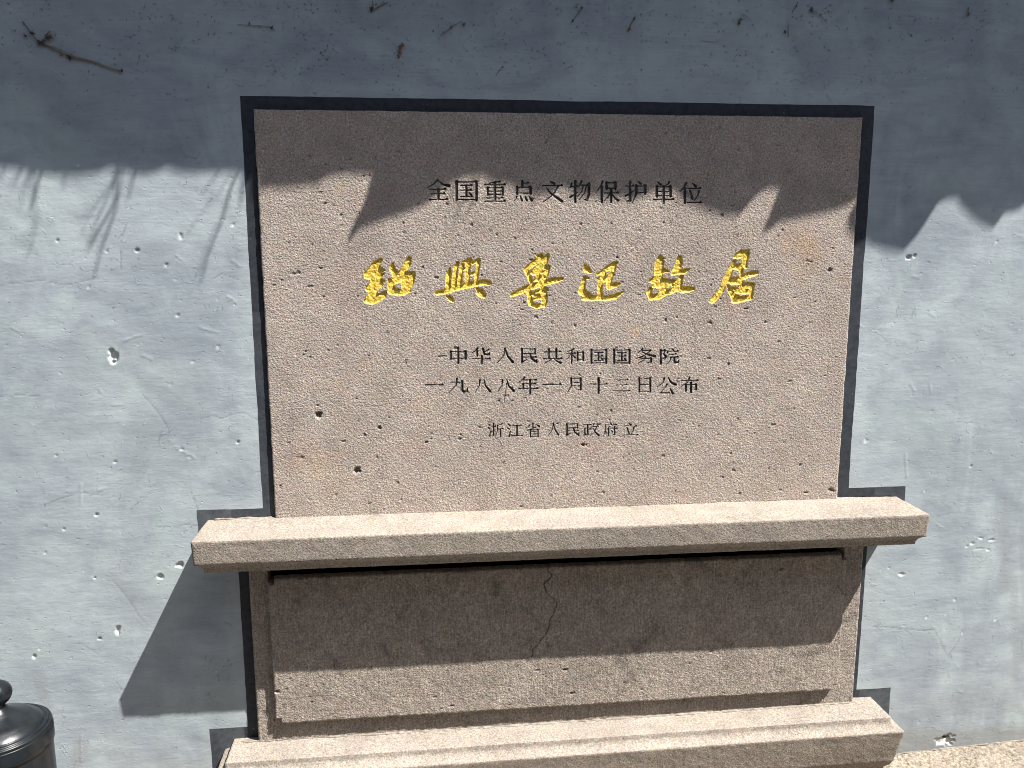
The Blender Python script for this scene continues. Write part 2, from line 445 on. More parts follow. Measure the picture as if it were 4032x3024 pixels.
for pl in [[(15, 1120), (90, 1112), (180, 1104), (250, 1122), (340, 1105), (390, 1095)], [(565, 1555), (605, 1600), (645, 1655), (672, 1705)],
           [(790, 1650), (830, 1640), (870, 1648), (910, 1630), (960, 1625), (1012, 1652), (1060, 1648)], [(610, 2075), (680, 2078), (730, 2068), (780, 2070)],
           [(750, 1925), (765, 1965), (775, 2000), (779, 2010)], [(440, 2280), (500, 2350), (540, 2410), (560, 2440)], [(310, 2535), (360, 2560), (390, 2580)],
           [(455, 2685), (480, 2720), (478, 2755)], [(3530, 2470), (3600, 2480), (3680, 2480), (3720, 2560), (3735, 2585), (3770, 2530), (3790, 2480)],
           [(3425, 2465), (3460, 2470), (3500, 2468), (3560, 2480), (3590, 2500)], [(170, 1990), (260, 1955), (330, 1940), (400, 1950)],
           [(840, 1100), (870, 1080), (940, 1100)], [(475, 1060), (480, 930), (500, 880)], [(0, 1560), (80, 1555), (160, 1562)]]:
    P_ = [at(u, v) for u, v in pl]; cracks.append([(q[0], q[2], 0.8 * MM) for q in P_])
ridges = []   # raised trowel marks (white lips in the sun)
for pl, r in [([(915, 1190), (945, 1215)], 5), ([(1470 * .6076 - 0, 1140)], 0)]:
    pass
for u0, v0, u1, v1 in [(915, 1025, 945, 1048), (895, 610 + 560, 925, 1185), (487, 1340, 560, 1318), (3895, 2120, 3925, 2105), (3585, 1510, 3600, 1540), (3660, 1510, 3668, 1550),
                       (320, 2895, 318, 3000), (3380, 1280, 3400, 1290), (690, 1760, 770, 1805), (3565, 1790, 3572, 1880), (317, 1905, 318, 1985), (790, 1290, 860, 1310), (560, 1400, 600, 1420)]:
    a_, b_ = at(u0, v0), at(u1, v1); ridges.append([(a_[0], a_[2], 2.2 * MM), (b_[0], b_[2], 1.2 * MM)])
for i in range(35):
    u = random.uniform(0, 4032); v = random.uniform(650, 2900); a_ = at(u, v)
    th = random.gauss(-0.5, 0.7); L_ = random.uniform(8, 30) * MM
    ridges.append([(a_[0], a_[2], 1.6 * MM), (a_[0] + L_ * math.cos(th), a_[2] + L_ * math.sin(th), 0.6 * MM)])

def local(X, Z, x0, x1, z0, z1):
    return (slice(max(0, np.searchsorted(Z[:, 0], z0) - 1), np.searchsorted(Z[:, 0], z1) + 1),
            slice(max(0, np.searchsorted(X[0], x0) - 1), np.searchsorted(X[0], x1) + 1))

_wall_mark = {}
def wall_y(X, Z):
    Y = 0.9 * MM * vn(X, Z, 0.12, 0) + 0.22 * MM * vn(X * 0.8, Z * 1.5, 0.03, 1) + 0.10 * MM * vn(X * 0.5, Z * 1.8, 0.012, 2)
    # trowel sweeps, diagonal
    a = X * 0.77 - Z * 0.63; b = X * 0.63 + Z * 0.77
    Y += 0.22 * MM * vn(a * 0.25, b, 0.022, 3)
    mk = np.zeros(X.shape)
    for (x, z, rx, rz, d, wh) in chips:
        s = local(X, Z, x - 2.2 * rx, x + 2.2 * rx, z - 2.2 * rz, z + 2.2 * rz)
        xx, zz = X[s], Z[s]
        q = np.hypot((xx - x) / rx, (zz - z) / rz) + 0.55 * vn(xx, zz, 0.0045, 4)
        h = np.clip((1.12 - q) / 0.45, 0, 1)
        Y[s] += d * h
        mk[s] = np.maximum(mk[s], wh * np.clip((1.05 - q) / 0.25, 0, 1)) if wh > 0 else mk[s] + 1.8 * wh * np.clip((1.05 - q) / 0.25, 0, 1)
        Y[s] -= 0.35 * MM * np.exp(-((q - 1.35) / 0.2) ** 2)
    for pl in cracks:
        ax = [p[0] for p in pl]; az = [p[1] for p in pl]
        s = local(X, Z, min(ax) - .01, max(ax) + .01, min(az) - .01, max(az) + .01)
        sd_ = pdist(X[s] + 2 * MM * vn(X[s], Z[s], 0.008, 5), Z[s] + 2 * MM * vn(X[s], Z[s], 0.009, 6), pl)
        h = np.clip((sd_ + 0.9 * MM) / (1.2 * MM), 0, 1)
        Y[s] += 0.5 * MM * h; mk[s] -= 0.42 * h
    for pl in ridges:
        ax = [p[0] for p in pl]; az = [p[1] for p in pl]
        s = local(X, Z, min(ax) - .01, max(ax) + .01, min(az) - .01, max(az) + .01)
        sd_ = pdist(X[s], Z[s] + 1.5 * MM * vn(X[s], Z[s], 0.01, 5), pl)
        Y[s] -= 0.7 * MM * np.clip(sd_ / (2.2 * MM) + 0.8, 0, 1)
    _wall_mark['m'] = mk
    return Y

xc = (xs[:-1] + xs[1:]) / 2; zc = (zs[:-1] + zs[1:]) / 2
XC, ZC = np.meshgrid(xc, zc)
owner = np.zeros(XC.shape, int)
for r in rects: owner[(XC > r[0]) & (XC < r[1]) & (ZC > r[2]) & (ZC < r[3])] = 1
for r in holes: owner[(XC > r[0]) & (XC < r[1]) & (ZC > r[2]) & (ZC < r[3])] = -1

def wall_warp(X, Z):
    # hand-painted wobble of the black band, none at the slab itself
    dx = np.maximum(np.maximum(0.0 - X, X - 1.0), 0); dz = np.maximum(Z - H, 0)
    k = np.clip(np.maximum(dx, dz) / 0.02, 0, 1)
    wx = (1.0 * MM * vn(X, Z, 0.045, 6) + 0.7 * MM * vn(X, Z, 0.014, 7)) * k
    wz = (1.1 * MM * vn(X, Z, 0.06, 5) + 0.5 * MM * vn(X, Z, 0.016, 4)) * k
    return X + wx, Z + wz

def halo(X, Z):
    "fresh lighter paint brushed round the outside of the black band"
    d = np.full(X.shape, 9.0)
    for r in rects:
        dx = np.maximum(np.maximum(r[0] - X, X - r[1]), 0); dz = np.maximum(np.maximum(r[2] - Z, Z - r[3]), 0)
        d = np.minimum(d, np.hypot(dx, dz))
    w_ = 0.030 + 0.014 * vn(X, Z, 0.09, 2)
    return np.clip((w_ - d) / 0.012, 0, 1) * (0.75 + 0.25 * vn(X * .3, Z * 2, 0.02, 3))

def sunlit_pale(X, Z):
    "faded paint of the black band with sunlit paleness painted in: the stepped ends and some of the left upright"
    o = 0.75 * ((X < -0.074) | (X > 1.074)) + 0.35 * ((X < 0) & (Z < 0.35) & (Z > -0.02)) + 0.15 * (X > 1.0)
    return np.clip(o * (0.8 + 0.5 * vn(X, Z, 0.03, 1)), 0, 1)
WST = [([(3965, 1960), (3950, 2100), (3975, 2300)], 40, .7), ([(3990, 2280), (4010, 2800)], 26, .6), ([(4025, 1990), (4030, 2600)], 16, .5), ([(150, 2660), (185, 2770)], 26, .8), ([(320, 2930), (300, 3000)], 26, .8),
       ([(530, 2990), (760, 3015)], 40, .5), ([(775, 1780), (850, 1745), (935, 1712)], 16, .55), ([(360, 1400), (560, 1430), (760, 1560)], 110, .35), ([(80, 1750), (420, 1700), (650, 1800)], 120, .4),
       ([(3600, 1750), (3800, 1900), (3900, 1800)], 120, .35), ([(560, 2400), (500, 2300), (430, 2150)], 70, .3), ([(620, 2560), (700, 2620)], 40, .3), ([(3650, 2780), (4030, 2740)], 60, .4), ([(470, 600), (455, 330)], 60, .3), ([(100, 200), (300, 420)], 160, .4), ([(0, 40), (900, 20), (2000, 10)], 120, .45)]  # closing entries broadly darken the top-left of the wall
def stain_and_tone(X, Z):
    o = np.zeros(X.shape)
    for pl, r, a in WST:
        pp = [(at(u, v_)[0], at(u, v_)[2], r / 2400) for u, v_ in pl]
        R2 = 2.2 * r / 2400
        s = local(X, Z, min(p[0] for p in pp) - R2, max(p[0] for p in pp) + R2, min(p[1] for p in pp) - R2, max(p[1] for p in pp) + R2)
        sd_ = pdist(X[s], Z[s], pp) / (r / 2400) + 0.5 * vn(X[s] * 2, Z[s], 0.03, 2)
        o[s] = np.maximum(o[s], a * np.clip(sd_ * 1.1 + 0.35, 0, 1))
    return o

wall = empty('courtyard_wall', (0.5, 0, GZ))
tag(wall, 'pale blue-grey painted plaster wall with chips and trowel marks around the stone monument', 'wall')
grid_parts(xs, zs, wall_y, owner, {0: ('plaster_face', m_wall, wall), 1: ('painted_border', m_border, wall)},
           warp=wall_warp, attrs={'mark': lambda X, Z: _wall_mark['m'], 'halo': halo, 'region_mask': sunlit_pale, 'stain': stain_and_tone})

def box(V, F, x0, x1, y0, y1, z0, z1):
    b = len(V)
    V += [(x0, y0, z0), (x1, y0, z0), (x1, y1, z0), (x0, y1, z0), (x0, y0, z1), (x1, y0, z1), (x1, y1, z1), (x0, y1, z1)]
    F += [(b, b + 3, b + 2, b + 1), (b + 4, b + 5, b + 6, b + 7), (b, b + 1, b + 5, b + 4), (b + 1, b + 2, b + 6, b + 5), (b + 2, b + 3, b + 7, b + 6), (b + 3, b, b + 4, b + 7)]

V, F = [], []
box(V, F, -4.0, 5.0, 0.045, 0.16, GZ - 0.05, 1.50)
link_mesh('wall_core', V, F, m_dark, wall)

# ================================================================== MONUMENT
mon = empty('stone_monument', (0.5, -0.03, GZ))
tag(mon, 'inscribed brown stone tablet standing on a moulded pedestal against the grey wall', 'monument')

# ---------------- glyph strokes: 100 x 100 cells, y down
T, K = 5.0, 11.0      # hairline and heavy stroke widths
def h(x0, y, x1, t=T, tri=True):
    o = [[(x0, y, t / 2), (x1, y, t / 2)]]
    if tri: o.append([(x1 - 8, y - 1, t / 2), (x1 - 4, y - 3.5, t * .8), (x1 + 1, y, .8)])
    return o
def v(x, y0, y1, w=K): return [[(x, y0, w / 2), (x, y1, w / 2)], [(x - 4, y0 - 1, 2), (x, y0 + 1, w * .55)]]
def pie(*pts, w0=10, w1=1.5):
    n = len(pts); return [[(x, y, (w0 + (w1 - w0) * (i / (n - 1)) ** 1.1) / 2) for i, (x, y) in enumerate(pts)]]
def na(*pts, w0=3, w1=13):
    n = len(pts); r = [[(x, y, (w0 + (w1 - w0) * (i / (n - 1))) / 2) for i, (x, y) in enumerate(pts)]]
    x, y = pts[-1]; r.append([(x, y, w1 / 2), (x + 5, y + 1, 1)]); return r
def dot(x0, y0, x1, y1, w=11): return [[(x0, y0, 1.5), ((x0 + x1) / 2, (y0 + y1) / 2, w * .4), (x1, y1, w / 2)]]
def ti(x0, y0, x1, y1, w=8): return [[(x0, y0, w / 2), (x1, y1, 1.2)]]
def frame(x0, y0, x1, y1, w=K, bottom=True, y2=None):
    y2 = y2 or y1
    r = v(x0, y0, y1, w) + v(x1, y0, y2, w) + h(x0, y0 + 2, x1, T, True)
    if bottom: r += h(x0, y1 - 3, x1, T, False)
    return r
G = {
'quan': pie((48, 2), (30, 22), (4, 40), w0=8) + na((50, 4), (70, 24), (94, 30)) + h(16, 46, 82) + h(20, 68, 78) + h(12, 95, 88) + v(50, 46, 94),
'guo': frame(8, 6, 92, 96) + h(25, 25, 74) + h(27, 48, 72) + h(25, 78, 75) + v(49, 25, 78, 9) + dot(60, 58, 70, 70, 9),
'zhong4': [[(24, 13, 2), (62, 6, 3), (72, 5, 4)]] + h(4, 20, 96) + frame(18, 32, 84, 68, 9) + h(18, 50, 84, T, False) + v(50, 8, 94) + h(12, 82, 86) + h(4, 97, 96),
'dian': v(44, 2, 32) + h(44, 12, 76) + frame(18, 30, 84, 62, 12) + pie((16, 76), (12, 86), (4, 96), w0=8) + dot(34, 74, 42, 94, 10) + dot(56, 74, 66, 94, 10) + dot(76, 74, 90, 94, 12),
'wen': dot(40, 2, 56, 13, 12) + h(6, 22, 94) + na((22, 32), (45, 62), (92, 95), w0=4, w1=12) + pie((74, 26), (52, 66), (6, 99), w0=8, w1=2),
'wu': pie((10, 12), (6, 26), (2, 34), w0=8) + h(6, 26, 40) + v(26, 2, 98) + [[(4, 76, 5), (30, 60, 2.5), (40, 52, 1)]] + pie((54, 2), (46, 20), (38, 30), w0=9) + h(50, 20, 84) + [[(88, 12, 5.5), (88, 60, 5.5), (78, 90, 5), (66, 86, 1.5)]] + pie((62, 22), (54, 50), (36, 76), w0=6) + pie((76, 22), (68, 56), (44, 88), w0=6),
'bao': pie((26, 2), (18, 22), (4, 44), w0=9) + v(22, 26, 98) + frame(44, 6, 84, 36, 10) + h(34, 56, 98) + v(64, 38, 98) + pie((58, 60), (48, 78), (32, 94), w0=7) + na((68, 62), (82, 80), (96, 92), w0=4, w1=10),
'hu': h(4, 22, 42) + [[(24, 2, 5.5), (24, 90, 5.5), (8, 92, 1.5)]] + [[(4, 68, 4), (24, 56, 3), (42, 42, 1)]] + dot(60, 0, 72, 12, 10) + frame(52, 20, 92, 56, 12) + pie((52, 22), (50, 64), (34, 99), w0=11, w1=2),
'dan': dot(22, 2, 36, 14, 10) + pie((76, 2), (70, 10), (60, 18), w0=9) + frame(18, 22, 82, 68, 12) + h(18, 46, 82, T, False) + v(50, 22, 99) + h(2, 82, 98),
'wei': pie((28, 2), (20, 20), (2, 42), w0=10) + v(22, 26, 99) + dot(56, 2, 72, 18, 10) + h(36, 28, 94) + na((46, 38), (52, 60), (56, 78), w0=8, w1=9) + pie((86, 40), (78, 66), (64, 86), w0=9) + h(34, 96, 96),
'zhong': v(50, 2, 98, 12) + frame(10, 24, 90, 70, 12),
'hua': pie((30, 4), (22, 18), (4, 30), w0=10) + v(28, 22, 50, 10) + [[(58, 6, 6), (66, 40, 5), (90, 42, 5), (92, 30, 1.5)]] + pie((88, 10), (76, 20), (64, 26), w0=8) + h(4, 70, 96) + v(52, 52, 99),
'ren': pie((46, 4), (40, 50), (4, 98), w0=10, w1=1.5) + na((48, 10), (62, 56), (90, 92), w0=6, w1=14),
'min': v(12, 8, 92, 12) + h(12, 8, 86) + v(84, 8, 40, 8) + h(12, 36, 84) + h(12, 60, 92) + [[(56, 38, 4), (66, 70, 5.5), (92, 92, 6), (94, 74, 1.2)]] + [[(12, 94, 5), (38, 76, 1.5)]],
'gong': h(8, 22, 92) + v(30, 4, 64, 10) + v(68, 4, 64, 10) + h(2, 66, 98) + pie((42, 74), (28, 84), (10, 96), w0=8) + na((60, 72), (76, 86), (90, 94), w0=4, w1=12),
'he': pie((42, 2), (26, 12), (8, 20), w0=8) + h(2, 32, 52) + v(30, 12, 98, 9) + pie((26, 36), (16, 56), (2, 72), w0=6) + dot(36, 44, 50, 60, 9) + frame(64, 24, 96, 78, 10),
'wu4': pie((34, 2), (24, 16), (8, 30), w0=9) + h(30, 12, 78) + pie((76, 14), (46, 44), (0, 66), w0=7) + na((32, 22), (60, 40), (98, 50), w0=4, w1=13) + h(20, 64, 80) + [[(80, 64, 4.5), (76, 92, 5), (60, 90, 1.5)]] + pie((48, 52), (40, 78), (10, 98), w0=6),
'yuan': v(8, 8, 98, 10) + h(8, 10, 32) + [[(32, 10, 3), (22, 34, 3), (34, 50, 5), (28, 66, 5), (18, 64, 1.2)]] + dot(64, 0, 72, 10, 8) + [[(44, 14, 3), (42, 26, 4)]] + h(44, 16, 96) + h(50, 36, 86) + h(42, 54, 96) + pie((60, 56), (56, 78), (40, 98), w0=7) + [[(76, 56, 4.5), (76, 88, 5), (94, 90, 5), (97, 74, 1.2)]],
'yi': h(2, 50, 98, 6),
'jiu': pie((44, 4), (40, 50), (4, 98), w0=10, w1=1.5) + h(14, 28, 74, 5.5) + [[(72, 22, 6), (70, 80, 6.5), (80, 92, 6), (98, 88, 5), (99, 66, 1.2)]],
'ba': pie((30, 12), (26, 50), (4, 92), w0=10, w1=2) + na((54, 6), (64, 50), (94, 90), w0=5, w1=13),
'nian': pie((30, 2), (20, 16), (4, 30), w0=9) + h(24, 16, 92) + v(24, 40, 68, 9) + h(24, 40, 86) + h(2, 68, 98) + v(58, 16, 99, 11),
'yue': h(22, 6, 86) + v(84, 6, 84, 11) + pie((24, 6), (24, 60), (2, 98), w0=11, w1=2) + h(24, 34, 84, T, False) + h(24, 58, 84, T, False) + [[(84, 84, 5), (66, 84, 1.5)]],
'shi': h(2, 42, 98) + v(50, 4, 98, 12),
'san': h(10, 12, 88) + h(18, 48, 80) + h(2, 90, 98),
'ri': frame(12, 6, 88, 96, 12) + h(12, 48, 88, T, False),
'gong1': pie((40, 6), (32, 32), (4, 56), w0=9) + na((60, 2), (72, 28), (96, 42), w0=5, w1=12) + pie((54, 40), (40, 64), (22, 86), w0=8) + h(20, 88, 66, 6, False) + dot(68, 62, 82, 92, 10),
'bu': h(4, 22, 94) + pie((48, 2), (38, 34), (2, 62), w0=9) + v(28, 46, 90, 10) + h(28, 48, 84) + [[(84, 46, 5), (84, 82, 5), (74, 82, 1.5)]] + v(56, 34, 99, 10),
'zhe': dot(4, 4, 14, 14, 9) + dot(2, 28, 12, 38, 9) + [[(14, 96, 5), (20, 54, 1.2)]] + h(22, 26, 52) + [[(38, 4, 4.5), (38, 90, 4.5), (28, 90, 1.2)]] + [[(20, 66, 3.5), (52, 48, 1.2)]] + pie((92, 4), (78, 12), (64, 16), w0=7) + pie((62, 16), (62, 60), (48, 96), w0=8) + h(62, 42, 98) + v(82, 42, 99, 8),
'jiang': dot(8, 4, 22, 16, 10) + dot(2, 32, 16, 42, 10) + [[(16, 97, 5.5), (26, 56, 1.2)]] + h(38, 14, 92) + v(64, 14, 90, 10) + h(30, 92, 98),
'sheng': v(48, 2, 30, 8) + pie((28, 12), (20, 24), (4, 34), w0=8) + dot(70, 10, 90, 24, 10) + pie((66, 28), (44, 40), (12, 52), w0=7) + frame(32, 46, 82, 99, 8) + h(32, 62, 82, 4, False) + h(32, 78, 82, 4, False),
'zheng': h(2, 12, 50) + v(26, 12, 86, 9) + h(26, 46, 46) + v(8, 42, 86, 8) + [[(2, 92, 5), (50, 80, 2)]] + pie((68, 2), (60, 22), (46, 38), w0=9) + h(60, 24, 96) + pie((84, 26), (72, 66), (44, 98), w0=7) + na((60, 36), (76, 72), (98, 94), w0=4, w1=12),
'fu': dot(48, 0, 58, 10, 9) + h(16, 14, 96) + pie((16, 14), (16, 60), (2, 98), w0=8, w1=2) + pie((42, 26), (34, 42), (24, 54), w0=7) + v(36, 44, 99, 8) + h(48, 42, 98) + [[(80, 28, 4.5), (80, 90, 4.5), (66, 88, 1.2)]] + dot(56, 58, 66, 70, 8),
'li': dot(40, 2, 54, 14, 11) + h(8, 24, 92) + na((28, 36), (36, 60), (42, 82), w0=7, w1=9) + pie((74, 34), (68, 62), (56, 90), w0=9) + h(0, 94, 100),
}
rows = [  # (name, x0, x1, y0, y1) in photo pixels
 ('quan',1678,1773,707,790),('guo',1790,1883,710,792),('zhong4',1904,1993,711,795),('dian',2021,2102,711,795),('wen',2132,2220,712,797),
 ('wu',2242,2330,712,797),('bao',2350,2437,713,797),('hu',2460,2547,714,799),('dan',2571,2655,715,801),('wei',2677,2765,719,801),
 ('zhong',1767,1840,1369,1432),('hua',1857,1933,1370,1432),('ren',1955,2026,1370,1431),('min',2046,2118,1370,1431),('gong',2137,2215,1373,1433),
 ('he',2230,2299,1373,1432),('guo',2323,2392,1374,1433),('guo',2412,2484,1374,1434),('wu4',2504,2580,1373,1433),('yuan',2595,2674,1374,1434),
 ('yi',1673,1747,1484,1548),('jiu',1765,1841,1489,1548),('ba',1870,1934,1490,1548),('ba',1958,2027,1490,1546),('nian',2041,2120,1486,1551),
 ('yi',2136,2210,1482,1546),('yue',2234,2296,1486,1545),('shi',2321,2392,1487,1549),('san',2414,2481,1490,1545),('ri',2510,2567,1485,1546),('gong1',2584,2663,1486,1556),('bu',2680,2752,1486,1546),
 ('zhe',1919,1982,1667,1720),('jiang',1994,2058,1668,1720),('sheng',2069,2129,1667,1721),('ren',2157,2204,1665,1717),('min',2225,2283,1666,1718),
 ('zheng',2298,2359,1667,1718),('fu',2376,2431,1666,1717),('li',2451,2512,1666,1716)]

gold_src = [
 ((1410, 970), [[(560,335,45),(460,440,80),(330,600,85),(230,690,65),(190,770,30)], [(450,500,95),(430,650,110),(420,760,90)], [(300,650,90),(480,600,90),(600,600,55),(670,600,18)],
   [(200,770,40),(400,770,75),(540,720,75),(640,700,25)], [(420,750,100),(430,900,115),(560,880,70),(635,870,30)], [(270,1050,80),(400,1000,115),(500,950,100),(590,950,45)],
   [(400,1100,85),(370,1200,95),(300,1300,90)], [(210,1370,55),(350,1350,95),(500,1300,90),(620,1220,75),(680,1160,45)],
   [(870,450,35),(860,560,70),(930,660,75),(960,740,50)], [(1290,310,50),(1250,430,75),(1180,550,65),(1100,640,50),(1000,700,45)], [(1380,680,50),(1350,780,70),(1310,920,75),(1250,1060,60)],
   [(900,740,35),(1100,720,45),(1250,700,70),(1380,690,55)], [(790,840,40),(830,1000,75),(860,1130,85)], [(780,1120,40),(950,1150,80),(1150,1150,65),(1290,1120,30)], [(880,880,70),(1050,830,60),(1200,800,70)], [(960,740,50),(920,850,60)], [(1150,800,60),(1180,1000,75),(1150,1090,60)]]),
 ((1690, 970), [[(515,560,25),(490,700,48),(470,850,55),(480,1010,60)], [(705,430,45),(665,560,52),(645,750,52),(630,950,58),(620,1060,50)], [(840,470,40),(800,600,45),(780,800,48),(770,960,48)],
   [(1005,345,58),(970,500,60),(965,700,55),(960,920,58)], [(1235,360,45),(1235,500,40),(1205,650,40),(1180,850,38)], [(860,390,28),(1000,360,45),(1100,410,38),(1240,350,48)],
   [(830,575,30),(970,570,32)], [(1010,690,34),(1130,670,42),(1160,690,25)], [(195,1170,45),(350,1145,55),(550,1085,62),(800,1015,62),(1100,945,66),(1350,900,66),(1500,915,55),(1550,935,20)],
   [(430,1240,22),(530,1310,62),(590,1360,45)], [(1205,1060,30),(1290,1160,88),(1370,1245,58)]]),
 ((1970, 970), [[(1200,210,35),(1140,320,72),(1000,330,75),(850,410,62),(720,510,58),(640,600,48)], [(950,240,40),(1050,230,30)], [(1150,400,40),(1000,460,60),(900,560,58),(870,620,50)],
   [(1225,495,30),(1100,520,60),(950,590,60),(800,640,40)], [(660,600,45),(720,730,52),(770,870,48),(800,970,40)], [(1200,540,45),(1160,680,58),(1090,800,62),(1050,900,60)],
   [(940,640,50),(960,800,52),(1010,900,55)], [(760,670,30),(900,680,38)], [(1000,660,30),(1160,630,40)], [(840,860,28),(1000,800,40),(1100,790,42)],
   [(290,1220,42),(450,1150,60),(650,1060,70),(900,980,66),(1150,900,66),(1400,840,66),(1560,810,30)],
   [(700,1150,35),(740,1280,58),(760,1400,62),(810,1470,50)], [(1050,980,50),(1090,1100,72),(1110,1250,78),(1100,1400,72),(1090,1490,50)], [(1130,1060,50),(1200,1110,25)],
   [(740,1150,45),(860,1230,40),(980,1240,35)], [(860,1150,25),(1020,1120,40)], [(850,1330,25),(1000,1290,36)], [(760,1450,50),(900,1500,52),(1080,1490,50)]]),
 ((2230, 970), [[(470,490,40),(510,570,78),(600,640,42)], [(430,760,28),(480,800,50),(555,790,25)], [(450,850,50),(410,1000,62),(390,1130,85),(500,1200,75),(620,1260,50)],
   [(430,1310,45),(600,1300,60),(800,1290,62),(1050,1300,68),(1250,1250,60),(1430,1145,14)], [(870,850,60),(845,1000,58),(850,1150,60),(870,1280,62)],
   [(780,690,30),(900,640,45),(1050,540,60),(1200,440,58),(1265,410,35)], [(1220,450,50),(1170,600,62),(1120,750,62),(1080,870,62),(1090,1000,82)], [(1080,1010,62),(1250,960,62),(1360,935,22)],
   [(790,810,28),(900,820,70),(1060,800,62)], [(960,600,45),(930,750,52),(880,870,62)]]),
 ((2500, 970), [[(640,285,58),(625,400,105),(610,550,102),(605,700,100),(600,850,102),(560,970,75)], [(660,290,45),(750,310,15)], [(380,870,42),(480,850,85)], [(640,620,70),(760,610,50),(835,630,25)],
   [(400,1070,50),(350,1170,60),(420,1270,78),(550,1275,72),(700,1190,85),(740,1010,75),(830,950,65)], [(480,1000,45),(620,970,62),(740,960,62)], [(700,860,70),(860,880,58),(1000,880,52),(1050,900,45)],
   [(1130,300,62),(1110,430,88),(1060,560,78),(990,650,62)], [(940,690,32),(1100,650,55),(1250,620,58),(1360,585,28)], [(1170,770,55),(1115,880,85),(1080,1000,85)],
   [(1080,1020,62),(950,1110,62),(820,1160,55),(700,1200,50)], [(880,900,22),(970,980,35),(1060,1040,50)], [(1080,1060,55),(1200,1085,82),(1350,1075,70),(1460,1070,42)]]),
 ((2760, 960), [[(1180,195,55),(1050,240,92),(920,300,72),(860,320,42)], [(1160,230,72),(1120,380,72),(1100,500,62),(1135,580,42)], [(845,430,42),(800,560,62),(730,700,75),(660,850,85),(600,980,62),(500,1180,62),(400,1300,70),(290,1430,58),(230,1450,25)],
   [(880,540,48),(1000,540,55),(1120,520,52)], [(1010,600,55),(1020,720,52),(1040,850,62)], [(700,920,62),(850,900,62),(1000,880,62),(1150,800,68),(1300,750,66),(1400,730,48)],
   [(860,610,32),(950,620,42)], [(740,980,35),(900,960,52),(1030,960,52)], [(690,1060,35),(740,1180,62),(820,1300,72),(865,1400,66)],
   [(790,1120,40),(900,1140,52),(1050,1080,75),(1200,1040,75),(1310,1020,48)], [(1290,1080,55),(1270,1200,58),(1260,1310,52)], [(820,1430,60),(1000,1390,75),(1200,1360,60),(1280,1350,30)], [(900,1200,50),(1100,1200,62),(1230,1200,50)], [(930,1310,35),(940,1360,50)]])]

TF = -0.0062     # tablet face
glyphs = []      # (kind, stroke list in plan x,z,r)
for name, x0, x1, y0, y1 in rows:
    out = []
    k = (at(x1, y0, TF)[0] - at(x0, y0, TF)[0]) / 100
    p00 = at(x0, y0, TF); p10 = at(x1, y0, TF); p01 = at(x0, y1, TF); p11 = at(x1, y1, TF)
    for st in G[name]:
        o = []
        for (a, b, r) in st:
            a_, b_ = a / 100, b / 100
            q = p00 * (1 - a_) * (1 - b_) + p10 * a_ * (1 - b_) + p01 * (1 - a_) * b_ + p11 * a_ * b_
            o.append((q[0], q[2], max(r * k * (1.10 if y0 < 900 else 1.12) + 0.12 * MM, (1.28 if y0 < 1600 else 1.05) * MM)))
        out.append(o)
    glyphs.append(('engraved_character', out))
for (ox, oy), sts in gold_src:
    out = []
    for st in sts:
        o = []
        for (a, b, r) in st:
            q = at(ox + a / 6.38, oy + b / 6.38, TF)
            o.append((q[0], q[2], r * 1.13 / 6.38 / 2400 + 0.5 * MM))
        out.append(o)
    glyphs.append(('gold_character', out))
# a stray chisel mark before the second line and a scratch in the third
for pl, w_ in (([(1727, 1404), (1745, 1402), (1756, 1403)], 3.4), ([(1994, 1510), (1990, 1545), (1984, 1580)], 2.4)):
    glyphs.append(('scratch', [[(at(u, vv, TF)[0], at(u, vv, TF)[2], w_ / 2400) for u, vv in pl]]))

def zz(v_): return at(2200, v_, TF)[2]
tz = axis([(0.0, 2.6 * MM), (zz(1728), 1.0 * MM), (zz(1660), 2.4 * MM), (zz(1592), 1.0 * MM), (zz(1478), 2.2 * MM), (zz(1440), 1.0 * MM), (zz(1362), 2.6 * MM),
           (zz(1232), 1.3 * MM), (zz(968), 2.6 * MM), (zz(812), 1.0 * MM), (zz(694), 2.6 * MM), (H,)])
tx = axis([(0.0, 2.6 * MM), (at(1410, 1100, TF)[0], 1.05 * MM), (at(3020, 1100, TF)[0], 2.6 * MM), (1.0,)])
pits = []
for (u, v_, ru, rv, d) in [(1404, 1853, 13, 16, 8), (1255, 1634, 14, 13, 6), (1494, 1686, 9, 8, 4), (2297, 1752, 12, 6, 5), (1677, 1741, 7, 4, 4), (3270, 1930, 12, 8, 5),
                           (3282, 1935, 8, 5, 4), (1250, 1596, 5, 4, 3), (1109, 1104, 4, 4, 2), (2420, 1083, 5, 4, 3), (3268, 1065, 9, 9, 3), (1106, 1912, 5, 4, 3), (3175, 1940, 9, 3, 3),
                           (1478, 622, 5, 5, 2), (2938, 1215, 9, 3, 3), (2916, 930, 5, 4, 2), (1378, 625, 8, 7, 2), (2050, 1995, 10, 4, 2), (1290, 1540, 7, 7, 1)]:
    p = at(u, v_, TF); pits.append((p[0], p[2], ru / 2400, rv / 2400, d * MM))
for i in range(330):
    r = random.choice([random.uniform(2.0, 4.0), random.uniform(3, 6.5)]) / 2400
    pits.append((random.uniform(0.01, .99), random.uniform(.01, H - .01), r * random.uniform(1, 1.8), r, random.uniform(.8, 2.2) * MM))
# fine scratches in the face
scr = [[(2210, 470), (2150, 560), (2170, 600)], [(2128, 720), (2110, 760)], [(2058, 880), (2030, 950), (2015, 1000)], [(1376, 940), (1368, 1010)], [(3258, 1440), (3256, 1500)], [(1675, 1175), (1678, 1205)], [(2013, 1280), (2060, 1240)]]

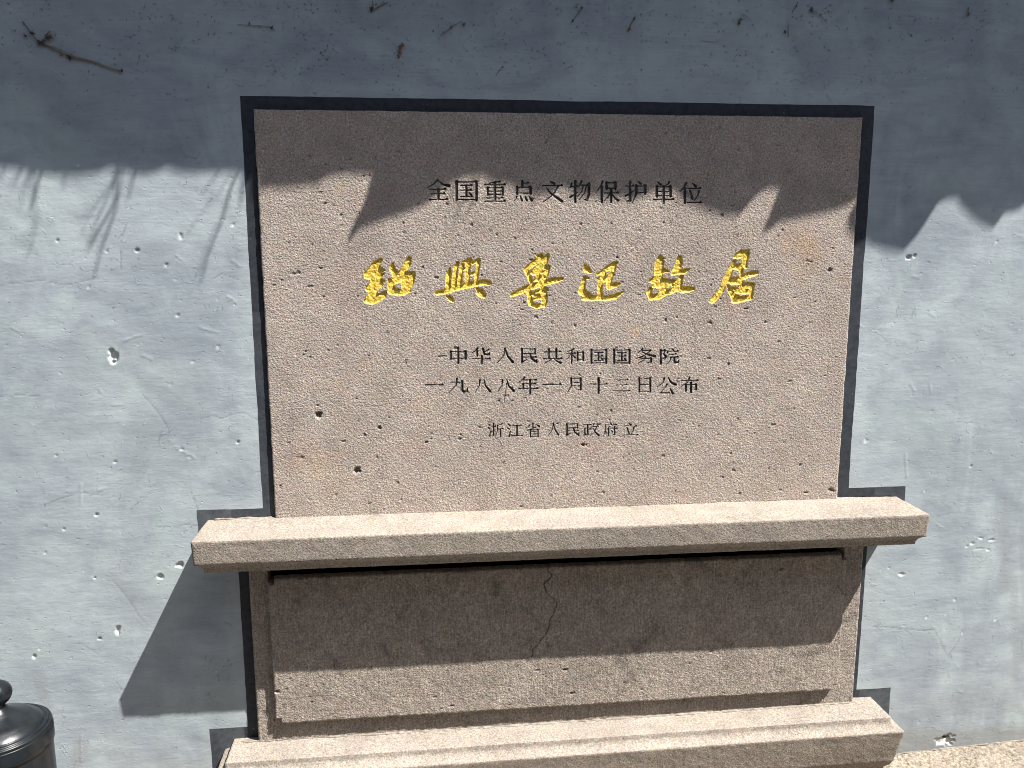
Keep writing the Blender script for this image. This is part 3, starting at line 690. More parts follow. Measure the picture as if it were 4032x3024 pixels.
gl = []
_tm = {}
STAINS = [(3170, 985, 85, 1.0), (3150, 1060, 60, .6), (1260, 1840, 90, .55), (1330, 1900, 60, .4), (2505, 1305, 22, 1.0), (1330, 1520, 40, .4), (1440, 1440, 30, .5), (1340, 740, 35, .5), (2880, 1170, 60, .4), (1660, 1590, 50, .4)]
def tab_stain(X, Z):
    o = np.zeros(X.shape)
    for u, v_, r, a in STAINS:
        p = at(u, v_, TF); q = np.hypot(X - p[0], Z - p[2]) / (r / 2400) + 0.5 * vn(X, Z, 0.02, 1)
        o = np.maximum(o, 0.6 * a * np.clip(1.2 - q, 0, 1) ** 0.7)
    return o
def tab_y(X, Z):
    mk = np.zeros(X.shape)
    Y = np.full(X.shape, TF)
    Y += 0.34 * MM * vn(X, Z, 3.4 * MM, 0) + 0.16 * MM * vn(X, Z, 7 * MM, 1) + 0.25 * MM * vn(X, Z, 40 * MM, 2) + 0.5 * MM * vn(X, Z, 140 * MM, 3)
    for (x, z, rx, rz, d) in pits:
        s = local(X, Z, x - 2 * rx, x + 2 * rx, z - 2 * rz, z + 2 * rz)
        q = np.hypot((X[s] - x) / rx, (Z[s] - z) / rz) + 0.6 * vn(X[s], Z[s], 0.003, 4)
        hh_ = np.clip((1.15 - q) / 0.5, 0, 1)
        Y[s] += d * hh_; mk[s] -= (0.5 if d > 2.5 * MM else 0.3) * hh_
    for pl in scr:
        P_ = [at(u, v_, TF) for u, v_ in pl]; pp = [(q[0], q[2], 0.5 * MM) for q in P_]
        s = local(X, Z, min(q[0] for q in pp) - .01, max(q[0] for q in pp) + .01, min(q[1] for q in pp) - .01, max(q[1] for q in pp) + .01)
        hh_ = np.clip((pdist(X[s], Z[s], pp) + .9 * MM) / (1.2 * MM), 0, 1)
        Y[s] += 0.9 * MM * hh_; mk[s] -= 0.35 * hh_
    # carved characters
    for i, (kind, sts) in enumerate(glyphs):
        ax = [p[0] for st in sts for p in st]; az = [p[1] for st in sts for p in st]
        s = local(X, Z, min(ax) - .012, max(ax) + .012, min(az) - .012, max(az) + .012)
        xx, zz_ = X[s], Z[s]
        rough = (1.0 if kind == 'gold_character' else 0.32) * MM
        xj = xx + rough * vn(xx, zz_, 5 * MM, 5); zj = zz_ + rough * vn(xx, zz_, 5 * MM, 6)
        sd_ = np.full(xx.shape, -1.0)
        for st in sts:
            sd_ = np.maximum(sd_, pdist(xj, zj, st))
        if kind == 'gold_character':
            dep = np.clip(sd_ * 3.0, 0, (3.9 + 0.7 * vn(xx, zz_, 7 * MM, 7) + 0.6 * vn(xx, zz_, 3.5 * MM, 2)) * MM)
        else:
            dep = np.clip(sd_ * 2.4, 0, (2.5 + 0.8 * vn(xx, zz_, 9 * MM, 3)) * MM)
        flat = np.clip((sd_ + 1.5 * MM) / (1.5 * MM), 0, 1)
        Y[s] = Y[s] * (1 - flat * 0.3) + TF * flat * 0.3 + dep
        gl.append((i, kind, s, sd_))
    # worn arrises
    e = np.minimum(np.minimum(X, 1 - X), np.minimum(Z + 0.02, H - Z)) + 1.2 * MM * vn(X, Z, 12 * MM, 5)
    Y += 2.2 * MM * np.clip(1 - e / (2.4 * MM), 0, 1)
    _tm['m'] = mk
    return Y
def tab_warp(X, Z):
    k = 0.8 * MM
    return X + k * vn(X, Z, 20 * MM, 6) * (np.minimum(X, 1 - X) < 4 * MM), Z + k * vn(X, Z, 25 * MM, 7) * (H - Z < 4 * MM)

V, F = [], []
tablet_base = (0.5, TF, 0.0)
# find cell owners first from the distance fields at the cell centres
txc = (tx[:-1] + tx[1:]) / 2; tzc = (tz[:-1] + tz[1:]) / 2
XC, ZC = np.meshgrid(txc, tzc); own = np.zeros(XC.shape, int)
for i, (kind, sts) in enumerate(glyphs):
    if kind == 'scratch': continue
    ax = [p[0] for st in sts for p in st]; az = [p[1] for st in sts for p in st]
    s = local(XC, ZC, min(ax) - .012, max(ax) + .012, min(az) - .012, max(az) + .012)
    xx, zz_ = XC[s], ZC[s]
    rough = (1.0 if kind == 'gold_character' else 0.32) * MM
    xj = xx + rough * vn(xx, zz_, 5 * MM, 5); zj = zz_ + rough * vn(xx, zz_, 5 * MM, 6)
    sd_ = np.full(xx.shape, -1.0)
    for st in sts: sd_ = np.maximum(sd_, pdist(xj, zj, st))
    sub = own[s]; sub[sd_ > (-0.15 * MM if kind == 'gold_character' else 0.05 * MM)] = i + 1
# tablet body first so that the characters can hang below it

res = grid_parts(tx, tz, tab_y, own, {0: ('inscribed_slab', m_tab, mon)}, warp=tab_warp, back=0.03, origin=tablet_base, attrs={'mark': lambda X, Z: _tm['m'], 'stain': tab_stain})
slab = res[0]
slab['label'] = 'upright pinkish brown slab with carved gold and black writing'
specs = {}
for i, (kind, sts) in enumerate(glyphs):
    if kind == 'scratch': continue
    specs[i + 1] = (kind, m_gold if kind == 'gold_character' else m_ink, slab)
gl.clear()
chars = grid_parts(tx, tz, tab_y, own, specs, warp=tab_warp)

# ---------------- ledge and plinth: profile rings carried round three sides
def loft(name, mat, x0, x1, depth, prof, parent, tilt=(0, 0), step=0.0032, rough=0.5, back=0.02, chipn=40, seed=0, top_in=None):
    """prof: [(inset, z)] from the inner top edge out and down.  Rings run left side, front, right side."""
    pr = []
    for (a, z0), (b, z1) in zip(prof[:-1], prof[1:]):
        n = max(1, int(math.hypot(b - a, z1 - z0) / step))
        pr += [(a + (b - a) * i / n, z0 + (z1 - z0) * i / n) for i in range(n)]
    pr.append(prof[-1])
    nside = max(2, int((depth + back) / step)); nf = int((x1 - x0) / step)
    rows_ = []
    for d, z in pr:
        xa, xb, yf = x0 + d, x1 - d, -(depth - d)
        L = [(xa, back + (yf - back) * i / nside) for i in range(nside)]
        L += [(xa + (xb - xa) * i / nf, yf) for i in range(nf)]
        L += [(xb, yf + (back - yf) * i / nside) for i in range(nside + 1)]
        rows_.append([(x, y, z) for x, y in L])
    A = np.array(rows_)                                    # (p, n, 3)
    p_, n_ = A.shape[:2]
    # normals of the undisplaced surface
    du = np.gradient(A, axis=1); dv = np.gradient(A, axis=0)
    Nn = np.cross(dv, du); Nn /= (np.linalg.norm(Nn, axis=2, keepdims=True) + 1e-12)
    X_, Y_, Z_ = A[..., 0], A[..., 1], A[..., 2]
    arc = X_ + Y_ * 0.7
    par = Z_ - 0.6 * Y_
    dsp = rough * MM * (0.5 * vn(arc, par, 5 * MM, seed) + 0.6 * vn(arc, par, 11 * MM, seed + 1) + 0.7 * vn(arc, par, 60 * MM, seed + 2))
    # chipped arrises
    for i in range(chipn):
        k = random.randrange(n_); j = random.choice([0, 0, 1]);
        corner = [q for q in range(1, len(prof) - 1)]
        z_ = prof[random.choice(corner)][1] if corner else 0
        x_ = A[0, k, 0]; y_ = A[0, k, 1]
        r = random.uniform(2, 7) * MM
        q = np.sqrt((X_ - x_) ** 2 + (Z_ - z_) ** 2) / r
        dsp -= (random.uniform(.6, 1.8) * MM) * np.clip(1.2 - q, 0, 1) * (np.abs(Y_ - y_) < .03)
    A = A + Nn * dsp[..., None]
    A[..., 2] += tilt[0] + tilt[1] * A[..., 0]
    idx = np.arange(p_ * n_).reshape(p_, n_)
    Q = np.stack([idx[:-1, :-1], idx[1:, :-1], idx[1:, 1:], idx[:-1, 1:]], -1).reshape(-1, 4)
    o = link_mesh(name, A.reshape(-1, 3), Q, mat, parent, smooth=False)
    return o

lt = (0.0, -0.0015)
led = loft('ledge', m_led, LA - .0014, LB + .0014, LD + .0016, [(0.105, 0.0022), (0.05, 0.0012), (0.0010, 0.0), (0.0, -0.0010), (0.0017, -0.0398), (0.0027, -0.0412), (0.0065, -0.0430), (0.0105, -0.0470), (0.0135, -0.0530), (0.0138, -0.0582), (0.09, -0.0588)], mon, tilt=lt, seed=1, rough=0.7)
# the flat top continues inwards under the slab
V, F = [], []
box(V, F, LA + 0.03, LB - 0.03, -0.0009, 0.03, -0.05, 0.0012)
plt = (-0.4052, 0.0042)
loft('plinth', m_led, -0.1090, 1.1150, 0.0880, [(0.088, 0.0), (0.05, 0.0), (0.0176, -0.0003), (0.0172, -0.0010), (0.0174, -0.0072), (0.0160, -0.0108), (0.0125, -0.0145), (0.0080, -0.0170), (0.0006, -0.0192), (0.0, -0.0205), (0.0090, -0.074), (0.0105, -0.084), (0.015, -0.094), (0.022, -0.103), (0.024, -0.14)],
     mon, tilt=plt, seed=3, rough=0.9)

# ---------------- pedestal body: frame field with a deep slot under the ledge
Ltop, Lbot = -0.061, -0.410
px = snap(axis([(PX0, 2.7 * MM), (PX1,)]), [-0.0160, -0.0035, 1.0060, 1.0150])
pz = snap(axis([(-0.408, 2.7 * MM), (-0.050,)]), [-0.0985, -0.1088])
XC, ZC = np.meshgrid((px[:-1] + px[1:]) / 2, (pz[:-1] + pz[1:]) / 2)
own = np.zeros(XC.shape, int)
own[(XC > -0.0160) & (XC < 1.0150) & (ZC > -0.1088)] = -1
def ped_y(X, Z):
    Y = -PE + 0.25 * MM * vn(X, Z, 5 * MM, 2) + 0.35 * MM * vn(X, Z, 12 * MM, 3) + 0.5 * MM * vn(X, Z, 90 * MM, 4)
    # tooled horizontal ribs on the side strips
    Y += 0.5 * MM * vn(X * 0.35, Z, 3.6 * MM, 5) * ((X < -0.012) | (X > 1.012))
    e = np.minimum(X - PX0, PX1 - X) + 1.4 * MM * vn(X, Z, 8 * MM, 5)
    Y += 3.0 * MM * np.clip(1 - e / (3 * MM), 0, 1)
    # shallow hollow just beside the raised panel
    Y += 1.4 * MM * np.exp(-((X + 0.0175) / 0.003) ** 2)
    return Y
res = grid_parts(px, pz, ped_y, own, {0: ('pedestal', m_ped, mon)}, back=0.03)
ped = res[0]
V, F = [], []
box(V, F, PX0 + 0.002, PX1 - 0.002, 0.012, 0.030, -0.12, -0.045)
link_mesh('slot_shade_back', V, F, m_dark, ped)  # near-black sheet painted as the deep shade of the slot

# raised panel with stepped corners
QX0, QX1, QZ0, QZ1, NO = -0.0137, 1.0152, -0.3662, -0.0985, 0.0102
crk = [(1350, 350), (1338, 385), (1368, 405), (1352, 430), (1315, 462), (1322, 512), (1390, 578), (1396, 612), (1352, 700), (1340, 770), (1298, 832), (1240, 890), (1234, 940)]
crk = [(1344 + a * .6076, 2016 + b * .6076) for a, b in crk]
PY = -0.0268
cr1 = [(at(u, v_, PY)[0], at(u, v_, PY)[2], (0.45 + 0.35 * random.random()) * MM) for u, v_ in crk]
crk2 = [(2068, 372), (2050, 480), (2010, 570), (1985, 610)]
cr2 = [(at(1344 + a * .6076, 2016 + b * .6076, PY)[0], at(1344 + a * .6076, 2016 + b * .6076, PY)[2], 0.3 * MM) for a, b in crk2]
cr3 = [(at(3200 + a / 4.608, 2080 + b / 4.608, PY)[0], at(3200 + a / 4.608, 2080 + b / 4.608, PY)[2], 0.45 * MM) for a, b in [(440, 970), (470, 1070), (520, 1130), (555, 1215)]]
cxa, cxb = min(p[0] for p in cr1) - .006, max(p[0] for p in cr1) + .006
px = snap(axis([(QX0, 2.6 * MM), (cxa, 1.1 * MM), (cxb, 2.6 * MM), (QX1,)]), [QX0 + NO, QX1 - NO])
pz = snap(axis([(QZ0, 2.3 * MM), (QZ1,)]), [QZ0 + NO, QZ1 - NO])
XC, ZC = np.meshgrid((px[:-1] + px[1:]) / 2, (pz[:-1] + pz[1:]) / 2)
own = np.zeros(XC.shape, int)
own[((XC < QX0 + NO) | (XC > QX1 - NO)) & ((ZC < QZ0 + NO) | (ZC > QZ1 - NO))] = -1
ppits = [(random.uniform(0, 1), random.uniform(-.36, -.10), random.uniform(2, 7) / 2400, random.uniform(1.5, 4) / 2400, random.uniform(.8, 3) * MM) for i in range(150)]
for (u, v_, a, b, d) in [(2224, 2638, 12, 5, 5), (2256, 2730, 13, 5, 5), (2115, 2640, 14, 4, 3), (1780, 2780, 9, 5, 4), (1740, 2790, 8, 4, 3), (1091, 2725, 9, 7, 5), (1019, 2420, 4, 5, 3), (2650, 2390, 9, 14, 2.5), (2640, 2445, 13, 18, 2),
                         (2910, 2300, 5, 8, 3), (3078, 2240, 5, 5, 4), (3110, 2262, 4, 4, 4), (2800, 2565, 10, 4, 3), (1177, 2465, 4, 10, 3), (1177, 2492, 3, 8, 3), (1180, 2277, 9, 7, 4)]:
    p = at(u, v_, PY); ppits.append((p[0], p[2], a / 2400, b / 2400, d * MM))
_pm = {}
def pan_y(X, Z):
    mk = np.zeros(X.shape)
    low = np.clip((-0.24 - Z) / 0.1, 0, 1)
    Y = PY + (0.30 + 0.15 * low) * MM * vn(X, Z, 4 * MM, 6) + (0.22 + 0.18 * low) * MM * vn(X, Z, 11 * MM, 7) + 0.5 * MM * vn(X, Z, 70 * MM, 0)
    Y += 0.25 * MM * vn(X, Z * .25, 3.4 * MM, 1)          # vertical tooling
    for (x, z, rx, rz, d) in ppits:
        s = local(X, Z, x - 2 * rx, x + 2 * rx, z - 2 * rz, z + 2 * rz)
        q = np.hypot((X[s] - x) / rx, (Z[s] - z) / rz) + 0.3 * vn(X[s], Z[s], 0.004, 4)
        Y[s] += d * np.clip((1.15 - q) / 0.5, 0, 1)
    for pl, dd, ww in ((cr1, 2.2, 1.0), (cr2, .7, .7), (cr3, 1.2, .8)):
        s = local(X, Z, min(p[0] for p in pl) - .01, max(p[0] for p in pl) + .01, min(p[1] for p in pl) - .01, max(p[1] for p in pl) + .01)
        sd_ = pdist(X[s] + 2.2 * MM * vn(X[s], Z[s], 6 * MM, 2), Z[s] + 1.5 * MM * vn(X[s], Z[s], 7 * MM, 4), pl)
        hh_ = np.clip((sd_ + ww * MM * 1.0) / (1.0 * MM), 0, 1)
        Y[s] += dd * MM * hh_; mk[s] -= (0.88 if dd > 1 else .4) * hh_
    e = np.minimum(np.minimum(X - QX0, QX1 - X), np.minimum(Z - QZ0, QZ1 - Z)) + 1.5 * MM * vn(X, Z, 9 * MM, 5)
    Y += 2.6 * MM * np.clip(1 - e / (3.2 * MM), 0, 1)
    _pm['m'] = mk
    return Y
def pan_warp(X, Z):
    m = (np.minimum(np.minimum(X - QX0, QX1 - X), np.minimum(Z - QZ0, QZ1 - Z)) < 3 * MM)
    return X + m * 1.0 * MM * vn(X, Z, 14 * MM, 3), Z + m * 1.3 * MM * vn(X, Z, 14 * MM, 2)
res = grid_parts(px, pz, pan_y, own, {0: ('raised_panel', m_ped, ped)}, warp=pan_warp, back=-PE + 0.004, attrs={'mark': lambda X, Z: _pm['m']})

# mortar along the joints
def lump_strip(name, pts, w_, hgt, mat, parent, seed=1, n=120):
    "irregular fillet of mortar along a line of plan points"
    pts = np.array(pts); tt = np.linspace(0, 1, n); seg = np.linspace(0, 1, len(pts))
    P_ = np.stack([np.interp(tt, seg, pts[:, i]) for i in range(3)], 1)
    VV = []; ring = 6
    for i, q in enumerate(P_):
        k = 0.45 + 0.75 * abs(vn(np.array([q[0]]), np.array([0.3]), 0.012, seed)[0]) + 0.35 * vn(np.array([q[0]]), np.array([.1]), 0.004, seed + 1)[0]
        if i in (0, n - 1): k = 0.05
        for j in range(ring):
            a = 2 * math.pi * j / ring
            VV.append((q[0], q[1] + w_ * k * math.cos(a), q[2] + hgt * k * math.sin(a)))
    idx = np.arange(n * ring).reshape(n, ring)
    Q = np.stack([idx[:-1], np.roll(idx, -1, 1)[:-1], np.roll(idx, -1, 1)[1:], idx[1:]], -1).reshape(-1, 4)
    return link_mesh(name, VV, Q, mat, parent, smooth=True)
lump_strip('mortar_joint', [(PX0 - .03, -0.012, plt[0] + .0005), (0.3, -0.017, plt[0] + .0012), (0.75, -0.017, plt[0] + .003), (PX1 + .012, -0.015, plt[0] + .0045)], 0.004, 0.0022, m_mortar, mon, 2, 320)
lump_strip('mortar_joint', [(LA + .01, -0.0015, 0.0018), (-0.005, -0.0015, 0.0014)], 0.0022, 0.0022, m_mortar, mon, 4, 60)

# ================================================================== PAVEMENT
gx = axis([(-12, 2.0), (-4, 0.8), (0.9, 0.1), (1.0, 0.0022), (1.50, 0.05), (2.4, 1.0), (5.0, 2.0), (13,)])
gy = axis([(-0.42, 0.05), (-0.2, 0.0022), (0.03, 0.02), (0.07,)])
X, Y = np.meshgrid(gx, gy)
Zg = GZ + 0.0392 * np.clip(X - 1.1839, -0.2, 0.32) - 0.0023
region_mask = np.clip((Y + .2) / .03, 0, 1) * np.clip((1.5 - X) / .03, 0, 1) * np.clip((X - 1.0) / .02, 0, 1)
Zg = Zg + region_mask * (2.2 * MM * vn(X, Y, 10 * MM, 1) + 1.8 * MM * vn(X, Y, 6 * MM, 2) + 1.2 * MM * vn(X, Y, 30 * MM, 3))
idx = np.arange(X.size).reshape(X.shape)
Q = np.stack([idx[:-1, :-1], idx[:-1, 1:], idx[1:, 1:], idx[1:, :-1]], -1).reshape(-1, 4)
pv = link_mesh('pavement', np.stack([X.ravel(), Y.ravel(), Zg.ravel()], 1), Q, m_pave, None, smooth=True)
tag(pv, kind='structure')
V = [(-60, -60, GZ - .03), (60, -60, GZ - .03), (60, 3, GZ - .03), (-60, 3, GZ - .03)]
tag(link_mesh('ground', V, [(0, 1, 2, 3)], m_lane_ground), kind='structure')
rr = random.Random(5)
yy = -0.426
ri = 0
while yy > -3.0:
    hh = 0.30; xx = -3.0 - rr.uniform(0, .5)
    while xx < 4.0:
        ww = rr.uniform(.42, .62); V, F = [], []
        box(V, F, xx + .004, xx + ww - .004, yy - hh + .004, yy - .002, GZ - .04, GZ - .003 + rr.uniform(-.001, .001))
        o = link_mesh('paving_slab', V, F, m_lane_ground, pv)
        xx += ww
    yy -= hh
lump_strip('mortar_joint', [(1.12, 0.0, GZ - .0045), (1.25, 0.0, GZ + 0.0008), (1.47, 0.0, GZ + .0095)], 0.0028, 0.0020, m_mortar, wall, 5, 200)

# ================================================================== EAVE above the picture (its shadow crosses the wall)
EY = -0.225
prof = [(-260, 668), (-180, 690), (-90, 660), (0, 645), (80, 655), (120, 672), (200, 680), (300, 680), (390, 668), (410, 655), (460, 656), (510, 675), (560, 680), (600, 672), (655, 650),
        (700, 668), (760, 674), (850, 668), (930, 668), (985, 700), (1015, 745), (1126, 741), (1239, 727), (1284, 700), (1352, 687), (1462, 688),
        (1438, 777), (1411, 849), (1379, 903), (1366, 950), (1380, 945), (1411, 903), (1488, 876), (1578, 845), (1646, 818), (1687, 795), (1736, 741), (1783, 716), (1845, 694), (1895, 690),
        (1935, 719), (2000, 730), (2033, 745), (2098, 766), (2156, 772), (2206, 734), (2242, 752), (2279, 770), (2351, 774), (2438, 778), (2490, 781), (2552, 763), (2570, 752),
        (2653, 750), (2678, 781), (2725, 806), (2798, 835), (2852, 850), (2906, 850), (2921, 835), (2942, 806), (2979, 766), (3015, 745), (3064, 745),
        (3044, 802), (3022, 860), (2996, 915), (3022, 911), (3060, 878), (3123, 864), (3196, 850), (3257, 838), (3303, 822), (3345, 800), (3374, 782),
        (3350, 830), (3331, 870), (3338, 906), (3364, 938), (3401, 948), (3429, 968), (3490, 982), (3546, 992), (3560, 982), (3606, 931), (3653, 861), (3690, 800), (3728, 782), (3765, 780),
        (3784, 815), (3830, 856), (3886, 889), (3905, 898), (3924, 880), (3952, 838), (3998, 826), (4032, 805), (4080, 770), (4110, 830), (4170, 880), (4230, 860), (4280, 790)]
cuts = [0, 3, 9, 14, 18, 25, 39, 45, 52, 63, 74, 88, 98, len(prof) - 1]
eave = empty('tiled_eave', (0.5, -0.15, 1.2))
tag(eave, 'overhanging grey tiled eave above the picture whose drip tiles shade the top of the wall', 'eave')
def up_(u, v_, ey):
    plane = TF if 999 < u < 3395 else 0.0
    q = at(u, v_ + (14 if u < 990 else 4), plane)
    k = plane - ey
    return (q[0] - SX * k, q[2] - SZ * k)
zt = up_(2000, 500, EY)[1] + 0.10
for i in range(len(cuts) - 1):
    ey = EY - 0.004 * (i % 2)
    low = [up_(u, v_, ey - 0.008) for u, v_ in prof[cuts[i]:cuts[i + 1] + 1]]
    poly = [(low[0][0], zt)] + low + [(low[-1][0], zt)]
    n = len(poly)
    V = [(x, ey, z) for x, z in poly] + [(x, ey - 0.008, z) for x, z in poly]
    F = [tuple(range(n - 1, -1, -1)), tuple(range(n, 2 * n))] + [(j, (j + 1) % n, n + (j + 1) % n, n + j) for j in range(n)]
    link_mesh('drip_tile', V, F, m_tile, eave)
xl, xr = -1.2, 3.2
# plain boards left and right of the traced part, and the roof slope behind the tiles
V, F = [], []
zb = up_(0, 655, EY)[1]
x_a = up_(-260, 668, EY)[0]; x_b = up_(4280, 790, EY)[0]
box(V, F, xl, x_a, EY - .008, EY, zb, zt); link_mesh('fascia', V, F, m_tile, eave)
V, F = [], []
box(V, F, x_b, xr, EY - .008, EY, up_(4100, 860, EY)[1], zt); link_mesh('fascia', V, F, m_tile, eave)
V = [(xl, EY - 0.01, zt - .005), (xr, EY - 0.01, zt - .005), (xr, 0.16, zt + .16), (xl, 0.16, zt + .16)]
V += [(x, y, z + 0.03) for x, y, z in V]
F = [(0, 3, 2, 1), (4, 5, 6, 7), (0, 1, 5, 4), (1, 2, 6, 5), (2, 3, 7, 6), (3, 0, 4, 7)]
link_mesh('roof_slope', V, F, m_tile, eave)
for i in range(44):
    x = xl + 0.05 + i * 0.1
    VV = []; rg = 8
    for y, z in ((EY - 0.006, zt + .030), (0.16, zt + .195)):
        for j in range(rg + 1):
            a = math.pi * j / rg
            VV.append((x + 0.03 * math.cos(a), y, z + 0.024 * math.sin(a)))
    F = [(j, j + 1, rg + 2 + j, rg + 1 + j) for j in range(rg)] + [tuple(range(rg, -1, -1))]
    link_mesh('roof_tile', VV, F, m_tile, eave)

# weeds hanging from the eave
def tube(V, F, pts, rad, ring=5, flat=1.0):
    n = len(pts); b = len(V)
    for i, q in enumerate(pts):
        r = rad[i] if hasattr(rad, '__len__') else rad
        for j in range(ring):
            a = 2 * math.pi * j / ring
            V.append((q[0] + r * math.cos(a), q[1] + r * flat * math.sin(a) * 0.7, q[2] + r * math.sin(a) * 0.7))
    for i in range(n - 1):
        for j in range(ring):
            F.append((b + i * ring + j, b + i * ring + (j + 1) % ring, b + (i + 1) * ring + (j + 1) % ring, b + (i + 1) * ring + j))
    F.append(tuple(b + j for j in range(ring))[::-1]); F.append(tuple(b + (n - 1) * ring + j for j in range(ring)))

def z5(p): return (p[0] * .4521, 560 + p[1] * .4521)
def z2_(p): return (1700 + p[0] * .3617, 600 + p[1] * .3617)
blades = [([(1060, 190), (1050, 260), (1030, 450), (960, 560), (860, 740), (780, 900), (760, 940)], 17, z5), ([(1010, 560), (940, 750), (880, 900), (830, 1100), (810, 1180)], 16, z5),
          ([(1010, 260), (960, 380), (880, 560), (800, 720), (740, 930)], 7, z5), ([(1170, 200), (1140, 380), (1105, 500)], 16, z5),
          ([(350, 230), (315, 340), (290, 460), (240, 600)], 15, z5), ([(290, 560), (320, 680), (280, 850), (220, 1010)], 12, z5), ([(190, 200), (140, 320), (90, 400)], 11, z5),
          ([(260, 200), (220, 420), (170, 560)], 8, z5), ([(2080, 190), (2000, 400), (1940, 640), (1850, 840), (1790, 1000), (1770, 1110), (1730, 1240)], 18, z5),
          ([(2150, 230), (2105, 400), (2095, 560)], 24, z5), ([(1900, 240), (1860, 400), (1800, 520)], 4, z5), ([(20, 190), (10, 290)], 10, z5), ([(560, 240), (540, 400)], 6, z5),
          ([(420, 450), (300, 560), (270, 700), (250, 780)], 14, z2_), ([(480, 400), (440, 560), (390, 660)], 13, z2_), ([(250, 330), (220, 480), (190, 620)], 10, z2_), ([(1200, 420), (1140, 520), (1080, 640)], 7, z2_), ([(2200, 420), (2150, 560)], 9, z2_)]
clumps = [(blades[:4], 'drooping weed with long blades hanging from the eave left of the slab'), (blades[4:8] + blades[11:13], 'thin drooping weed hanging from the far left end of the eave'),
          (blades[8:11], 'single long weed blade hanging from the eave at the left edge of the slab'), (blades[13:], 'short weed tufts hanging from the eave over the black writing')]
rw = random.Random(4)
for bl, lab in clumps:
    root = None
    ext = []
    for pts, wpx, fn in bl:
        ext.append((pts, wpx * (.8 if wpx > 12 else .7), fn))
        for _ in range(2):
            dx = rw.uniform(-45, 45); k = rw.uniform(.45, .95); sl = rw.uniform(-.10, .10)
            y0 = pts[0][1]
            ext.append(([(x + dx * (y - y0) / 400 + dx * .3, y0 + (y - y0) * k) for x, y in pts], rw.uniform(3.5, 6.5), fn))
    bl = ext
    for pts, wpx, fn in bl:
        VV, FF = [], []
        pp = []
        for q in pts:
            u, v_ = fn(q); e = EY - 0.012
            x, z = up_(u, v_, e); pp.append((x, e, z))
        x0, z0 = pp[0][0], pp[0][2]
        # carry the blade up behind the tile edge
        pp = [(x0 + 0.01, EY - 0.012, zt + 0.02)] + pp
        n = len(pp)
        rad = [0.0016] + [wpx * .4521 / 2400 * 0.62 * (1.0 if i < n - 2 else 0.8) for i in range(n - 2)] + [0.0006]
        tube(VV, FF, pp, rad, 5, 0.3)
        if root is None:
            root = empty('hanging_weed', pp[0]); tag(root, lab, 'weed', 'weeds hanging from the eave')
        link_mesh('blade', VV, FF, m_grass, root)

# ================================================================== TWIGS AND DEBRIS stuck on the upper wall
def wp(u, v_, off=0.0015):
    q = at(u, v_, 0.0); return (q[0], -off, q[2])
def twig(name, label, stems, knots=(), mat=m_twig, cat='twig'):
    root = empty(name, wp(*stems[0][0][0])); tag(root, label, cat, 'dry twigs stuck to the top of the wall')
    for pts, r in stems:
        V, F = [], []
        pp = []
        for i in range(len(pts) - 1):
            for t in (0, .5):
                u = pts[i][0] + (pts[i + 1][0] - pts[i][0]) * t + (random.uniform(-1.5, 1.5) if t else 0)
                v_ = pts[i][1] + (pts[i + 1][1] - pts[i][1]) * t + (random.uniform(-1.5, 1.5) if t else 0)
                pp.append(wp(u, v_, 0.0012 + random.uniform(0, .0015)))
        pp.append(wp(*pts[-1]))
        n = len(pp); rad = [r * (1 if cat == 'branch' else .72) / 2400 * (1 - 0.6 * abs(i / (n - 1) - .4)) * random.uniform(.85, 1.15) for i in range(n)]
        tube(V, F, pp, rad, 6)
        link_mesh('stem', V, F, mat, root)
    for (u, v_, r) in knots:
        r = r * (.8 if cat == 'branch' else .62)
        V, F = [], []
        for k in range(9):
            a = random.uniform(0, 6.28); L = r / 2400 * random.uniform(.6, 1.3)
            p0 = wp(u, v_); p1 = (p0[0] + L * math.cos(a), -random.uniform(0.001, 0.004), p0[2] + L * math.sin(a))
            mid = ((p0[0] + p1[0]) / 2 + random.uniform(-1, 1) * MM, p0[1] - 0.0015, (p0[2] + p1[2]) / 2)
            tube(V, F, [p0, mid, p1], [r / 2400 * .33, r / 2400 * .28, r / 2400 * .08], 5)
        link_mesh('dry_tuft', V, F, m_debris if random.random() < .5 else mat, root)
R1 = lambda a, b: (a * .6076, b * .6076)
R2 = lambda a, b: (1344 + a * .6076, b * .6076)
R3 = lambda a, b: (2688 + a * .6076, b * .6076)
twig('dried_branch', 'long dry brown branch with a tuft clinging to the wall at upper left', [([R1(150, 140), R1(200, 210), R1(250, 275)], 2.2), ([R1(245, 285), R1(340, 305), R1(420, 345), R1(490, 372), R1(640, 412), R1(720, 440), R1(792, 466)], 5.0), ([R1(270, 275), R1(320, 220), R1(325, 205)], 4)],
     [(*R1(275, 275), 20), (*R1(320, 240), 18), (*R1(460, 370), 16), (*R1(215, 215), 12), (*R1(165, 232), 10), (*R1(795, 460), 8), (*R1(400, 355), 8)], cat='branch')
twig('dried_twig', 'level dry twig left of centre just above the slab corner', [([R1(1540, 160), R1(1620, 165), R1(1730, 172), R1(1782, 196)], 2.4)], [(*R1(1620, 155), 10), (*R1(1760, 182), 12)])
twig('dried_twig', 'short hooked twig with brown tuft at the very top edge left of centre', [([R2(190, 80), R2(240, 45), R2(305, 15)], 4), ([R2(205, 60), R2(205, 0)], 2)], [(*R2(200, 65), 18)])
twig('dried_twig', 'slanting thin dry twig beside a small olive tuft, upper middle of the wall', [([R2(640, 236), R2(710, 180), R2(780, 138)], 2.6)], [(*R2(710, 178), 9), (*R2(795, 160), 14)])
twig('dried_tuft', 'thick brown dried tuft hanging alone above the left half of the slab', [([R2(370, 380), R2(385, 330), R2(395, 285)], 6)], [(*R2(392, 300), 20), (*R2(382, 335), 18), (*R2(372, 365), 12)], cat='dried tuft')
